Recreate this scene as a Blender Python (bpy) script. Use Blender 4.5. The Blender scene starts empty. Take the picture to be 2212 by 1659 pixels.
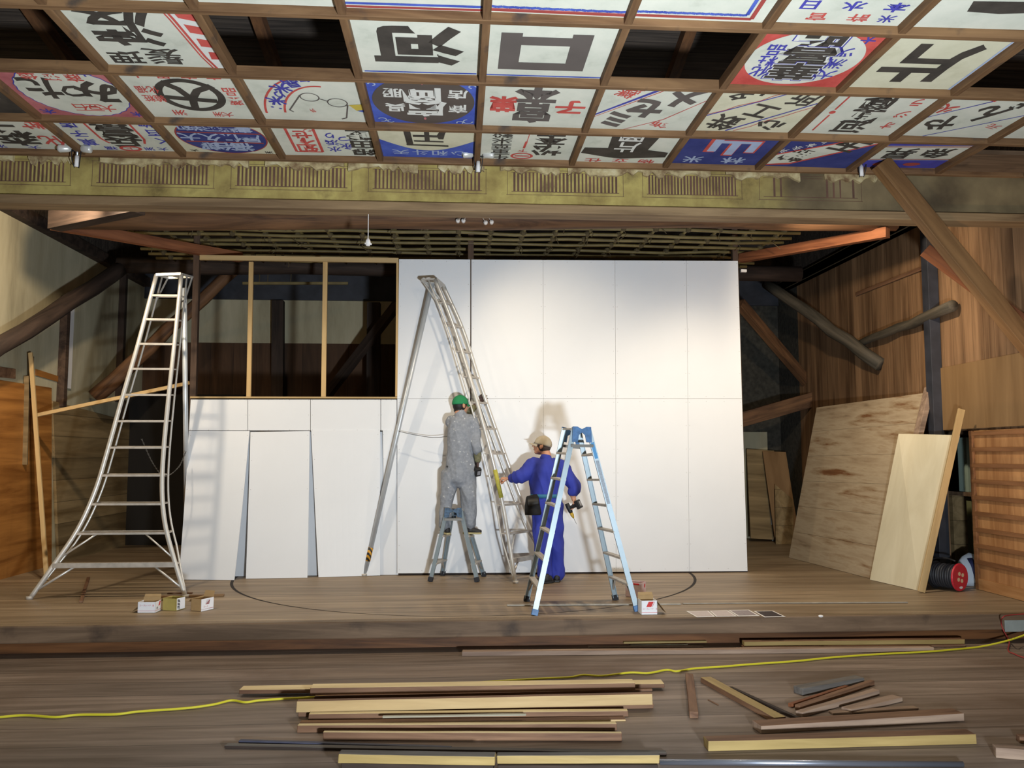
import bpy, bmesh, math, random
from mathutils import Vector, Matrix, noise
random.seed(7)
scn = bpy.context.scene
COL = scn.collection
V = Vector
# ------------------------------------------------------------------ camera, world, lights, exposure
F = 1800.0                       # focal length in pixels of the 2212 x 1659 frame
PITCH, YAW = math.radians(4.77), math.radians(3.75)
CAMZ = 1.78                      # eye height above the hall floor
ST = 0.27                        # stage floor height
cam_d = bpy.data.cameras.new('camera'); cam = bpy.data.objects.new('camera', cam_d); COL.objects.link(cam)
cam_d.sensor_width = 36.0; cam_d.lens = 36.0 * F / 2212.0; cam_d.clip_start = 0.05
cam.location = (0, 0, CAMZ); cam.rotation_euler = (math.pi / 2 + PITCH, 0, -YAW)
scn.camera = cam
scn.view_settings.view_transform = 'Standard'; scn.view_settings.look = 'None'
scn.view_settings.gamma = 1.0; scn.view_settings.use_curve_mapping = False
scn.view_settings.exposure = 0.36
w = bpy.data.worlds.new('world'); scn.world = w; w.use_nodes = True
w.node_tree.nodes['Background'].inputs[0].default_value = (0.55, 0.52, 0.42, 1)
w.node_tree.nodes['Background'].inputs[1].default_value = 0.21

def look(o, target):
    o.rotation_euler = (V(target) - o.location).to_track_quat('-Z', 'Y').to_euler()
def area(name, loc, target, size, power, color):
    d = bpy.data.lights.new(name, 'AREA'); d.energy = power; d.size = size; d.color = color; d.shape = 'DISK'
    o = bpy.data.objects.new(name, d); COL.objects.link(o); o.location = loc; look(o, target); return o
def spot(name, loc, target, power, color, angle, blend=0.8, r=0.03):
    d = bpy.data.lights.new(name, 'SPOT'); d.energy = power; d.color = color; d.spot_size = math.radians(angle)
    d.spot_blend = blend; d.shadow_soft_size = r
    o = bpy.data.objects.new(name, d); COL.objects.link(o); o.location = loc; look(o, target); return o
COOL = (0.84, 0.93, 1.0); WARM = (1.0, 0.80, 0.55)
# one cool work light on the hall floor behind the camera, warm unseen lamps behind the frieze
area('work_light', (1.2, 0.6, 0.85), (0.5, 3.4, 3.7), 0.35, 520, COOL)
LAMPX = (-3.52, 0.19, 3.74)
for x, p in ((-3.55, 185), (0.45, 150), (3.6, 215)):
    spot('stage_lamp', (x, 8.2, 4.33), (x + (0.5 if x < 0 else 0), 8.5, 0.3), p, (1.0, 0.85, 0.64), 166, 0.9, 0.06)
for p, t, e in (((0.5, 8.2, 4.3), (1.25, 10.57, 3.05), 82), ((3.5, 8.2, 4.3), (2.9, 10.57, 2.05), 82), ((-3.4, 8.2, 4.3), (-2.0, 10.57, 2.35), 70)):
    spot('board_lamp', p, t, e, (1.0, 0.82, 0.56), 64, 1.0, 0.06)
spot('wing_fill_spot', (3.75, 8.2, 4.3), (6.0, 11.0, 3.5), 210, WARM, 95, 0.9, 0.06)  # added fill spots, one per side, to brighten the wing walls
spot('wing_fill_spot', (-3.8, 8.2, 4.3), (-5.6, 10.6, 3.8), 270, WARM, 120, 0.9, 0.06)
spot('unseen_side_lamp', (5.5, 6.3, 1.0), (5.8, 9.0, 3.0), 95, (1.0, 0.66, 0.4), 100, 1.0)
spot('unseen_side_lamp', (-4.9, 6.6, 0.9), (-5.6, 10.2, 2.3), 60, (1.0, 0.66, 0.38), 90, 1.0)  # added out of view to brighten the left plywood and plaster

# ------------------------------------------------------------------ pixel -> point of the place
CF = V((math.sin(YAW) * math.cos(PITCH), math.cos(YAW) * math.cos(PITCH), math.sin(PITCH)))
CR = V((math.cos(YAW), -math.sin(YAW), 0)); CU = CR.cross(CF); C0 = V((0, 0, CAMZ))
def ray(x, y): return CF + CR * ((x - 1106) / F) - CU * ((y - 829.5) / F)
def pY(x, y, Y): d = ray(x, y); return C0 + d * (Y / d.y)
def pZ(x, y, z): d = ray(x, y); return C0 + d * ((z - CAMZ) / d.z)
def pX(x, y, X): d = ray(x, y); return C0 + d * (X / d.x)

# ------------------------------------------------------------------ materials
MATS = {}
def newmat(name):
    m = bpy.data.materials.new(name); m.use_nodes = True; nt = m.node_tree
    return m, nt, nt.nodes['Principled BSDF']
def N(nt, t, **k):
    n = nt.nodes.new(t)
    for a, b in k.items(): setattr(n, a, b)
    return n
def c4(c): return (c[0], c[1], c[2], 1)
def srgb(r, g, b):
    f = lambda u: (u / 255 / 12.92) if u / 255 <= 0.04045 else ((u / 255 + 0.055) / 1.055) ** 2.4
    return (f(r), f(g), f(b))
def plain(name, col, rough=0.6, metal=0.0, var=0.0, scale=8.0, bump=0.0, spec=0.5):
    if name in MATS: return MATS[name]
    m, nt, b = newmat(name)
    b.inputs['Roughness'].default_value = rough; b.inputs['Metallic'].default_value = metal
    b.inputs['Base Color'].default_value = c4(col); b.inputs['Specular IOR Level'].default_value = spec
    if var or bump:
        tc = N(nt, 'ShaderNodeTexCoord'); nz = N(nt, 'ShaderNodeTexNoise'); nz.inputs['Scale'].default_value = scale
        nz.inputs['Detail'].default_value = 5
        nt.links.new(tc.outputs['Object'], nz.inputs['Vector'])
        if var:
            r = N(nt, 'ShaderNodeValToRGB')
            r.color_ramp.elements[0].position = 0.3; r.color_ramp.elements[1].position = 0.7
            r.color_ramp.elements[0].color = c4([x * (1 - var) for x in col]); r.color_ramp.elements[1].color = c4([min(1, x * (1 + var)) for x in col])
            nt.links.new(nz.outputs['Fac'], r.inputs['Fac']); nt.links.new(r.outputs['Color'], b.inputs['Base Color'])
        if bump:
            bp = N(nt, 'ShaderNodeBump'); bp.inputs['Strength'].default_value = bump; bp.inputs['Distance'].default_value = 0.02
            nt.links.new(nz.outputs['Fac'], bp.inputs['Height']); nt.links.new(bp.outputs['Normal'], b.inputs['Normal'])
    MATS[name] = m; return m
def wood(name, dark, light, axis='X', rough=0.6, grain=14.0, stretch=12.0, plank=None, plank_axis='Y', stain=None, seam=0.5, knots=False, spec=0.3, lo=0.35, hi=0.68):
    """Grain runs along axis; plank = board width, boards laid side by side along plank_axis."""
    if name in MATS: return MATS[name]
    m, nt, b = newmat(name); L = nt.links.new
    b.inputs['Roughness'].default_value = rough; b.inputs['Specular IOR Level'].default_value = spec
    tc = N(nt, 'ShaderNodeTexCoord'); mp = N(nt, 'ShaderNodeMapping')
    sc = [grain] * 3; sc['XYZ'.index(axis)] = grain / stretch
    mp.inputs['Scale'].default_value = sc
    L(tc.outputs['Object'], mp.inputs['Vector'])
    vec = mp.outputs['Vector']
    rnd = None
    if plank:
        sp = N(nt, 'ShaderNodeSeparateXYZ'); L(tc.outputs['Object'], sp.inputs[0])
        dv = N(nt, 'ShaderNodeMath', operation='DIVIDE'); dv.inputs[1].default_value = plank
        L(sp.outputs['XYZ'.index(plank_axis)], dv.inputs[0])
        fl = N(nt, 'ShaderNodeMath', operation='FLOOR'); L(dv.outputs[0], fl.inputs[0])
        fr = N(nt, 'ShaderNodeMath', operation='FRACT'); L(dv.outputs[0], fr.inputs[0])
        wn = N(nt, 'ShaderNodeTexWhiteNoise', noise_dimensions='1D'); L(fl.outputs[0], wn.inputs['W'])
        rnd = wn.outputs['Value']
        ad = N(nt, 'ShaderNodeVectorMath', operation='ADD'); L(vec, ad.inputs[0])
        ml = N(nt, 'ShaderNodeVectorMath', operation='SCALE'); L(wn.outputs['Color'], ml.inputs[0]); ml.inputs['Scale'].default_value = 40
        L(ml.outputs[0], ad.inputs[1]); vec = ad.outputs[0]
    nz = N(nt, 'ShaderNodeTexNoise'); nz.inputs['Scale'].default_value = 1.0; nz.inputs['Detail'].default_value = 7; nz.inputs['Roughness'].default_value = 0.6
    nz.inputs['Distortion'].default_value = 0.6
    L(vec, nz.inputs['Vector'])
    r = N(nt, 'ShaderNodeValToRGB'); r.color_ramp.elements[0].position = lo; r.color_ramp.elements[1].position = hi
    r.color_ramp.elements[0].color = c4(dark); r.color_ramp.elements[1].color = c4(light)
    L(nz.outputs['Fac'], r.inputs['Fac']); out = r.outputs['Color']
    if plank:
        hs = N(nt, 'ShaderNodeMapRange'); hs.inputs[3].default_value = 0.84; hs.inputs[4].default_value = 1.14
        L(rnd, hs.inputs[0])
        mx = N(nt, 'ShaderNodeVectorMath', operation='SCALE'); L(out, mx.inputs[0]); L(hs.outputs[0], mx.inputs['Scale']); out = mx.outputs[0]
        # seam
        a = N(nt, 'ShaderNodeMath', operation='SUBTRACT'); a.inputs[1].default_value = 0.5; L(fr.outputs[0], a.inputs[0])
        ab = N(nt, 'ShaderNodeMath', operation='ABSOLUTE'); L(a.outputs[0], ab.inputs[0])
        gt = N(nt, 'ShaderNodeMath', operation='GREATER_THAN'); gt.inputs[1].default_value = 0.5 - 0.0045 / plank; L(ab.outputs[0], gt.inputs[0])
        mm = N(nt, 'ShaderNodeMapRange'); mm.inputs[3].default_value = 1.0; mm.inputs[4].default_value = 1 - seam; L(gt.outputs[0], mm.inputs[0])
        m2 = N(nt, 'ShaderNodeVectorMath', operation='SCALE'); L(out, m2.inputs[0]); L(mm.outputs[0], m2.inputs['Scale']); out = m2.outputs[0]
    if stain:
        n2 = N(nt, 'ShaderNodeTexNoise'); n2.inputs['Scale'].default_value = stain[0]; n2.inputs['Detail'].default_value = 6
        L(tc.outputs['Object'], n2.inputs['Vector'])
        r2 = N(nt, 'ShaderNodeValToRGB'); r2.color_ramp.elements[0].position = stain[1]; r2.color_ramp.elements[1].position = stain[2]
        r2.color_ramp.elements[0].color = (0, 0, 0, 1); r2.color_ramp.elements[1].color = (1, 1, 1, 1)
        L(n2.outputs['Fac'], r2.inputs['Fac'])
        mix = N(nt, 'ShaderNodeMix', data_type='RGBA'); L(r2.outputs['Color'], mix.inputs[0]); L(out, mix.inputs[6])
        mix.inputs[7].default_value = c4(stain[3]); out = mix.outputs[2]
    if knots:
        vo = N(nt, 'ShaderNodeTexVoronoi'); vo.inputs['Scale'].default_value = 1.0
        mk = N(nt, 'ShaderNodeMapping'); s2 = [3.2] * 3; s2['XYZ'.index(axis)] = 1.6; mk.inputs['Scale'].default_value = s2
        L(tc.outputs['Object'], mk.inputs['Vector']); L(mk.outputs[0], vo.inputs['Vector'])
        rk = N(nt, 'ShaderNodeValToRGB'); rk.color_ramp.elements[0].position = 0.04; rk.color_ramp.elements[1].position = 0.09
        rk.color_ramp.elements[0].color = (1, 1, 1, 1); rk.color_ramp.elements[1].color = (0, 0, 0, 1)
        L(vo.outputs['Distance'], rk.inputs['Fac'])
        mix = N(nt, 'ShaderNodeMix', data_type='RGBA'); L(rk.outputs['Color'], mix.inputs[0]); L(out, mix.inputs[6])
        mix.inputs[7].default_value = c4([x * 0.35 for x in dark]); out = mix.outputs[2]
    L(out, b.inputs['Base Color'])
    bp = N(nt, 'ShaderNodeBump'); bp.inputs['Strength'].default_value = 0.25; bp.inputs['Distance'].default_value = 0.01
    L(nz.outputs['Fac'], bp.inputs['Height']); L(bp.outputs['Normal'], b.inputs['Normal'])
    MATS[name] = m; return m
def mottled(name, cols, scale=2.0, rough=0.9, streak=None, bump=0.3, streak_by=None):
    """cols: list of (position, colour) over a noise; streak = axis along which it is stretched."""
    if name in MATS: return MATS[name]
    m, nt, b = newmat(name); L = nt.links.new
    b.inputs['Roughness'].default_value = rough; b.inputs['Specular IOR Level'].default_value = 0.2
    tc = N(nt, 'ShaderNodeTexCoord'); mp = N(nt, 'ShaderNodeMapping'); s = [scale] * 3
    if streak: s['XYZ'.index(streak)] = scale / (streak_by or 5)
    mp.inputs['Scale'].default_value = s; L(tc.outputs['Object'], mp.inputs['Vector'])
    nz = N(nt, 'ShaderNodeTexNoise'); nz.inputs['Scale'].default_value = 1; nz.inputs['Detail'].default_value = 8; nz.inputs['Roughness'].default_value = 0.62
    L(mp.outputs[0], nz.inputs['Vector'])
    r = N(nt, 'ShaderNodeValToRGB'); e = r.color_ramp.elements
    e[0].position, e[0].color = cols[0][0], c4(cols[0][1]); e[1].position, e[1].color = cols[-1][0], c4(cols[-1][1])
    for p, c in cols[1:-1]:
        q = e.new(p); q.color = c4(c)
    L(nz.outputs['Fac'], r.inputs['Fac']); L(r.outputs['Color'], b.inputs['Base Color'])
    bp = N(nt, 'ShaderNodeBump'); bp.inputs['Strength'].default_value = bump; bp.inputs['Distance'].default_value = 0.01
    L(nz.outputs['Fac'], bp.inputs['Height']); L(bp.outputs['Normal'], b.inputs['Normal'])
    MATS[name] = m; return m

M_floor = wood('floor_boards', srgb(98, 84, 73), srgb(138, 122, 110), 'X', 0.55, 9, 14, plank=0.36, plank_axis='Y', seam=0.6, stain=(0.8, 0.5, 0.75, srgb(92, 74, 60)))
M_stage = wood('stage_boards', srgb(122, 104, 82), srgb(166, 146, 120), 'X', 0.5, 8, 14, plank=0.24, plank_axis='Y', seam=0.45, stain=(0.5, 0.52, 0.8, srgb(118, 98, 76)))
M_fascia = wood('old_beam', srgb(84, 66, 50), srgb(132, 108, 86), 'X', 0.65, 8, 14, stain=(3, 0.6, 0.8, srgb(48, 38, 34)))
M_sill = wood('sill_wood', srgb(70, 44, 26), srgb(128, 84, 50), 'X', 0.6, 10, 14)
M_beam = wood('brown_batten', srgb(88, 62, 40), srgb(134, 102, 70), 'X', 0.7, 10, 10, stain=(4, 0.6, 0.72, srgb(70, 58, 50)))
M_beamy = wood('brown_batten_long', srgb(88, 62, 40), srgb(134, 102, 70), 'Y', 0.7, 10, 10, stain=(4, 0.6, 0.72, srgb(70, 58, 50)))
M_log = wood('dark_log', srgb(64, 44, 30), srgb(122, 88, 60), 'X', 0.7, 9, 10)
M_dark = wood('dark_timber', srgb(34, 26, 22), srgb(68, 54, 46), 'X', 0.75, 9, 10)
M_darkz = wood('dark_post', srgb(52, 38, 30), srgb(92, 72, 58), 'Z', 0.75, 9, 10)
M_black = plain('blackened_post', srgb(44, 46, 54), 0.6, var=0.3, scale=6)
M_red = wood('red_timber', srgb(92, 52, 32), srgb(146, 92, 60), 'X', 0.65, 9, 10)
M_ochre = mottled('ochre_plaster', [(0.3, srgb(84, 70, 44)), (0.43, srgb(142, 124, 74)), (0.58, srgb(170, 154, 92)), (0.72, srgb(118, 102, 64))], 1.9, 0.9)
M_ochre_old = mottled('faded_plaster', [(0.3, srgb(84, 70, 52)), (0.5, srgb(122, 104, 76)), (0.7, srgb(140, 124, 90))], 2.2, 0.9)
M_slat = plain('painted_brown', srgb(92, 64, 50), 0.8, var=0.3, scale=5)
M_flake = mottled('broken_plaster', [(0.35, srgb(116, 92, 66)), (0.55, srgb(178, 162, 122)), (0.7, srgb(200, 190, 156))], 7, 0.95, bump=0.8)
M_plaster = mottled('grey_plaster', [(0.28, srgb(112, 104, 84)), (0.45, srgb(166, 158, 132)), (0.6, srgb(186, 178, 152)), (0.75, srgb(150, 142, 118))], 1.1, 0.95, streak='Z')
M_cedar = wood('cedar_boards', srgb(98, 72, 50), srgb(156, 122, 90), 'Z', 0.6, 7, 14, plank=0.19, plank_axis='Y', seam=0.35)
M_ply = wood('plywood', srgb(116, 88, 58), srgb(142, 112, 78), 'X', 0.6, 5, 10)
M_plyor = wood('orange_plywood', srgb(122, 76, 34), srgb(178, 122, 62), 'Y', 0.45, 6, 12)
M_tanboard = wood('tan_boards', srgb(104, 86, 58), srgb(150, 128, 92), 'Y', 0.7, 6, 12, plank=0.3, plank_axis='Z', seam=0.5)
M_white = plain('white_board', srgb(224, 226, 230), 0.45, var=0.02, scale=1.5, spec=0.4)
M_screw = plain('screw_grey', srgb(140, 134, 128), 0.5)
M_new = wood('new_lumber', srgb(166, 138, 94), srgb(196, 168, 122), 'X', 0.55, 10, 14, knots=True, lo=0.3, hi=0.7)
M_newz = wood('new_lumber_upright', srgb(178, 142, 92), srgb(208, 176, 124), 'Z', 0.55, 10, 14, knots=True, lo=0.3, hi=0.7)
M_toplit = wood('toplit_lumber', srgb(196, 174, 128), srgb(222, 202, 158), 'X', 0.6, 10, 14)  # for beam tops: light from above put into the wood colour
M_yel = wood('yellow_lumber', srgb(136, 114, 68), srgb(170, 146, 94), 'X', 0.55, 10, 14, knots=True)
M_old = wood('old_lumber', srgb(90, 62, 46), srgb(140, 106, 80), 'X', 0.65, 10, 14)
M_pink = wood('weathered_lumber', srgb(120, 98, 84), srgb(170, 146, 126), 'X', 0.65, 10, 14)
M_grey = wood('grey_lumber', srgb(74, 70, 68), srgb(120, 114, 108), 'X', 0.65, 10, 14)
M_navy = plain('dark_blue_paint', srgb(62, 62, 78), 0.55, var=0.2, scale=10)
M_alu = plain('aluminium', srgb(214, 212, 208), 0.38, 0.55, var=0.06, scale=10)
M_alud = plain('dull_aluminium', srgb(186, 180, 172), 0.55, 0.35, var=0.15, scale=14)
M_alub = plain('bright_rail', srgb(150, 164, 172), 0.42, 0.45, var=0.06, scale=8)
M_bluecap = plain('blue_plastic', srgb(70, 112, 160), 0.5, var=0.25, scale=30)
M_rubber = plain('black_rubber', srgb(38, 38, 44), 0.8)
M_black_p = plain('black_plastic', srgb(30, 30, 32), 0.55)
M_steel = plain('galvanised', srgb(170, 176, 184), 0.35, 0.9)
M_chain = plain('chain_steel', srgb(110, 108, 104), 0.5, 0.8)
M_yrope = plain('yellow_cord', srgb(196, 186, 40), 0.6)
M_rrope = plain('red_cord', srgb(150, 52, 48), 0.6)
M_card = plain('cardboard', srgb(168, 138, 96), 0.85, var=0.06, scale=20)
M_cardy = plain('yellow_cardboard', srgb(168, 152, 84), 0.85, var=0.06, scale=20)
M_paper = plain('white_paper', srgb(220, 216, 214), 0.8)
M_box = plain('white_carton', srgb(236, 236, 240), 0.6)
M_redp = plain('red_print', srgb(206, 48, 48), 0.6)
M_pinkp = plain('pink_print', srgb(200, 130, 140), 0.6)
M_ink = plain('black_print', srgb(40, 40, 46), 0.6)
M_bamboo = plain('bamboo', srgb(106, 92, 54), 0.6, var=0.3, scale=4)
M_rope = plain('straw_rope', srgb(80, 68, 44), 0.95, var=0.3, scale=20)
M_roof = wood('roof_boards', srgb(44, 38, 34), srgb(80, 70, 62), 'X', 0.85, 20, 20, plank=0.12, plank_axis='Y', seam=0.6)
M_rafter = wood('rafter', srgb(62, 40, 26), srgb(110, 74, 46), 'Y', 0.75, 9, 10)
M_lath = plain('lath_wall', srgb(56, 54, 48), 0.9, var=0.4, scale=14, bump=0.6)

# ------------------------------------------------------------------ mesh builder
OFF = {}
class MB:
    def __init__(s): s.v = []; s.f = []; s.mi = []; s.cur = 0
    def add(s, vs, fs, mi=None):
        n = len(s.v); s.v += [V(p) for p in vs]; s.f += [tuple(i + n for i in q) for q in fs]
        s.mi += [s.cur if mi is None else mi] * len(fs); return s
    def hexa(s, c, mi=None):       # 8 corners: bottom 0-3, top 4-7
        return s.add(c, [(3, 2, 1, 0), (4, 5, 6, 7), (0, 1, 5, 4), (1, 2, 6, 5), (2, 3, 7, 6), (3, 0, 4, 7)], mi)
    def box(s, a, b, mi=None):
        (x0, y0, z0), (x1, y1, z1) = a, b
        return s.hexa([(x0, y0, z0), (x1, y0, z0), (x1, y1, z0), (x0, y1, z0), (x0, y0, z1), (x1, y0, z1), (x1, y1, z1), (x0, y1, z1)], mi)
    def beam(s, p, q, w, h, up=(0, 0, 1), mi=None, w2=None, h2=None):
        p, q = V(p), V(q); d = (q - p).normalized(); u = V(up); sd = d.cross(u)
        if sd.length < 1e-4: sd = d.cross(V((0, 1, 0)))
        sd.normalize(); u = sd.cross(d).normalized(); w2 = w if w2 is None else w2; h2 = h if h2 is None else h2
        c = []
        for o, ww, hh in ((p, w, h), (q, w2, h2)):
            c.append([o + sd * (ww / 2) * i + u * (hh / 2) * j for i, j in ((-1, -1), (1, -1), (1, 1), (-1, 1))])
        return s.hexa([c[0][0], c[0][1], c[1][1], c[1][0], c[0][3], c[0][2], c[1][2], c[1][3]], mi)
    def tube(s, pts, r, n=8, mi=None, cap=True, ref=None, flat=1.0, jit=0.0):
        pts = [V(p) for p in pts]; m = len(pts)
        rs = r if isinstance(r, (list, tuple)) else [r] * m
        rings = []; prev = None
        for i, p in enumerate(pts):
            d = (pts[min(i + 1, m - 1)] - pts[max(i - 1, 0)]).normalized()
            a = V(ref) if ref else (prev if prev else (V((0, 0, 1)) if abs(d.z) < 0.9 else V((0, 1, 0))))
            a = (a - d * a.dot(d))
            if a.length < 1e-5: a = V((1, 0, 0)) - d * d.x
            a.normalize(); b = d.cross(a); prev = a
            ra, rb = (rs[i], rs[i] * flat) if not isinstance(rs[i], tuple) else rs[i]
            rings.append([p + a * math.cos(t) * ra * (1 + random.uniform(-jit, jit)) + b * math.sin(t) * rb * (1 + random.uniform(-jit, jit)) for t in [2 * math.pi * k / n for k in range(n)]])
        vs = [x for rg in rings for x in rg]; fs = []
        for i in range(m - 1):
            for k in range(n):
                k2 = (k + 1) % n; fs.append((i * n + k, i * n + k2, (i + 1) * n + k2, (i + 1) * n + k))
        if cap: fs += [tuple(reversed(range(n))), tuple((m - 1) * n + k for k in range(n))]
        return s.add(vs, fs, mi)
    def ell(s, c, rx, ry, rz, R=None, nu=14, nv=9, mi=None):
        vs = []; R = R or Matrix.Identity(3); c = V(c)
        for j in range(nv + 1):
            t = math.pi * j / nv
            for i in range(nu):
                a = 2 * math.pi * i / nu
                vs.append(c + R @ V((rx * math.sin(t) * math.cos(a), ry * math.sin(t) * math.sin(a), rz * math.cos(t))))
        fs = []
        for j in range(nv):
            for i in range(nu):
                i2 = (i + 1) % nu; fs.append((j * nu + i, (j + 1) * nu + i, (j + 1) * nu + i2, j * nu + i2))
        return s.add(vs, fs, mi)
    def quad(s, a, b, c, d, mi=None): return s.add([a, b, c, d], [(0, 1, 2, 3)], mi)
    def prism(s, poly, off, mi=None):
        n = len(poly); off = V(off); a = [V(p) for p in poly]; b = [p + off for p in a]
        return s.add(a + b, [tuple(range(n)), tuple(reversed(range(n, 2 * n)))] + [(i, (i + 1) % n, n + (i + 1) % n, n + i)[::-1] for i in range(n)], mi)
    def sheet(s, a, b, c, d, t, mi=None):   # quad a b c d given thickness t away along its normal
        a, b, c, d = V(a), V(b), V(c), V(d); nr = (b - a).cross(d - a).normalized() * t
        return s.hexa([a, b, c, d, a + nr, b + nr, c + nr, d + nr], mi)
    def build(s, name, mats, parent=None, smooth=False, bevel=0.0, origin=None, clean=False):
        me = bpy.data.meshes.new(name)
        if parent is not None: off = OFF[parent.name]
        elif origin is not None: off = V(origin)
        else:
            xs = [p.x for p in s.v]; ys = [p.y for p in s.v]; zs = [p.z for p in s.v]
            off = V(((min(xs) + max(xs)) / 2, (min(ys) + max(ys)) / 2, min(zs)))
        me.from_pydata([p - off for p in s.v], [], s.f); mats = mats if isinstance(mats, (list, tuple)) else [mats]
        for m in mats: me.materials.append(m)
        me.polygons.foreach_set('material_index', s.mi)
        bm = bmesh.new(); bm.from_mesh(me)
        if clean: bmesh.ops.remove_doubles(bm, verts=bm.verts, dist=1e-5)
        bmesh.ops.recalc_face_normals(bm, faces=bm.faces); bm.to_mesh(me); bm.free()
        if smooth: me.polygons.foreach_set('use_smooth', [True] * len(me.polygons))
        o = bpy.data.objects.new(name, me); COL.objects.link(o)
        if parent is not None: o.parent = parent
        else: o.location = off
        OFF[o.name] = off
        if bevel:
            bv = o.modifiers.new('bevel', 'BEVEL'); bv.width = bevel; bv.segments = 2; bv.limit_method = 'ANGLE'
        return o
def tag(o, label, cat, group=None, kind=None):
    o['label'] = label; o['category'] = cat
    if group: o['group'] = group
    if kind: o['kind'] = kind
    return o
def struct(o): o['kind'] = 'structure'; return o
def thing(name, label, cat, loc, group=None):
    o = bpy.data.objects.new(name, None); COL.objects.link(o); o.location = loc; o.empty_display_size = 0.1; OFF[o.name] = V(loc)
    return tag(o, label, cat, group)
def bar(name, p, q, w, h, mats, up=(0, 0, 1), bend=0.0, segs=6, bevel=0.004, rough=0.0):
    """A sawn timber as its own object, local x along its length. mats = one, or (top, front, other) materials."""
    p, q = V(p), V(q); d = q - p; L = d.length; d.normalize(); u = V(up); y = u.cross(d)
    if y.length < 1e-4: y = V((0, 1, 0)).cross(d)
    y.normalize(); u = d.cross(y)
    mb = MB(); vs = []; ph = random.uniform(0, 6)
    for i in range(segs + 1):
        t = i / segs; bx = bend * math.sin(math.pi * t)
        for a, b in ((-1, -1), (1, -1), (1, 1), (-1, 1)):
            vs.append(V((t * L - L / 2 + (random.uniform(-1, 1) * rough if i in (0, segs) else 0), a * w / 2 + random.uniform(-1, 1) * rough * .4, b * h / 2 + bx + random.uniform(-1, 1) * rough * .3)))
    single = not isinstance(mats, (list, tuple)); mats = [mats] if single else list(mats)
    k = lambda j: 0 if single else j
    for i in range(segs):
        n = i * 4
        mb_f = [((n, n + 4, n + 5, n + 1), k(2 if len(mats) > 2 else 0)), ((n + 1, n + 5, n + 6, n + 2), k(2 if len(mats) > 2 else 0)), ((n + 2, n + 6, n + 7, n + 3), 0), ((n + 3, n + 7, n + 4, n), k(1))]
        for f, m in mb_f: mb.f.append(f); mb.mi.append(m)
    mb.f += [(0, 1, 2, 3), tuple(segs * 4 + j for j in (3, 2, 1, 0))]; mb.mi += [k(1)] * 2
    mb.v = vs
    o = mb.build(name, mats, origin=(0, 0, 0), bevel=bevel)
    R = Matrix((d, y, u)).transposed().to_4x4(); o.matrix_world = Matrix.Translation((p + q) / 2) @ R
    OFF[o.name] = V((0, 0, 0))
    return o
def log(name, p, q, r0, r1, mat, n=12, segs=8, wob=0.02):
    p, q = V(p), V(q); d = q - p; L = d.length; d.normalize()
    pts = [V((L * i / segs - L / 2, random.uniform(-wob, wob), random.uniform(-wob, wob))) for i in range(segs + 1)]
    rs = [r0 + (r1 - r0) * i / segs for i in range(segs + 1)]
    mb = MB().tube(pts, rs, n, jit=0.03); o = mb.build(name, mat, origin=(0, 0, 0), smooth=True)
    y = V((0, 0, 1)).cross(d)
    if y.length < 1e-4: y = V((0, 1, 0))
    y.normalize(); u = d.cross(y)
    o.matrix_world = Matrix.Translation((p + q) / 2) @ Matrix((d, y, u)).transposed().to_4x4(); OFF[o.name] = V((0, 0, 0))
    return o

# ================================================================== THE SETTING
XL, XR, YB, YW = -5.5, 5.9, 14.9, 10.57      # wing walls, back wall, face of the new partition
YS = 7.72                                     # stage front
struct(MB().box((-9, -4, -0.1), (9, YS + 0.5, 0)).build('floor', M_floor, origin=(0, 0, 0)))
struct(MB().box((-9, YS + 0.02, ST - 0.06), (9, YB + 1.5, ST)).build('stage_floor', M_stage, origin=(0, 0, 0)))
mb = MB(); mb.beam((-9, YS + 0.08, ST - 0.075), (9, YS + 0.08, ST - 0.075), 0.16, 0.15)
struct(mb.build('stage_edge_beam', M_fascia, bevel=0.012))
mb = MB(); mb.box((-9, YS + 0.17, -0.0), (9, YS + 0.22, 0.098))
struct(mb.build('stage_sill_board', M_sill))
struct(MB().box((-9, YS + 0.26, 0), (9, YS + 0.3, ST - 0.06)).build('stage_front_backing', M_dark))
for px0, px1 in ((70, 168), (170, 205), (245, 276), (278, 336), (400, 560)):
    a, b = pY(px0, 1382, YS + .24).x, pY(px1, 1382, YS + .24).x
    struct(MB().box((a, YS + .225, 0), (b - .01, YS + .25, .125)).build('stage_front_packing', plain('pale_packing', srgb(150, 158, 150), .7)))
# revolving stage seam
mb = MB(); cx, cy, R = 0.13, 10.75, 2.83; n = 120
for i in range(n):
    a0, a1 = 2 * math.pi * i / n, 2 * math.pi * (i + 1) / n
    def wd(a): return 0.004 + 0.014 * abs(math.cos(a)) ** 2
    q = []
    for a, s in ((a0, -1), (a1, -1), (a1, 1), (a0, 1)):
        rr = R + s * wd(a); q.append((cx + rr * math.cos(a), cy + rr * math.sin(a), ST + 0.0015))
    if q[0][1] < YB: mb.quad(*q)
struct(mb.build('revolving_stage_seam', plain('seam_dark', srgb(34, 24, 18), 0.9)))
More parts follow.
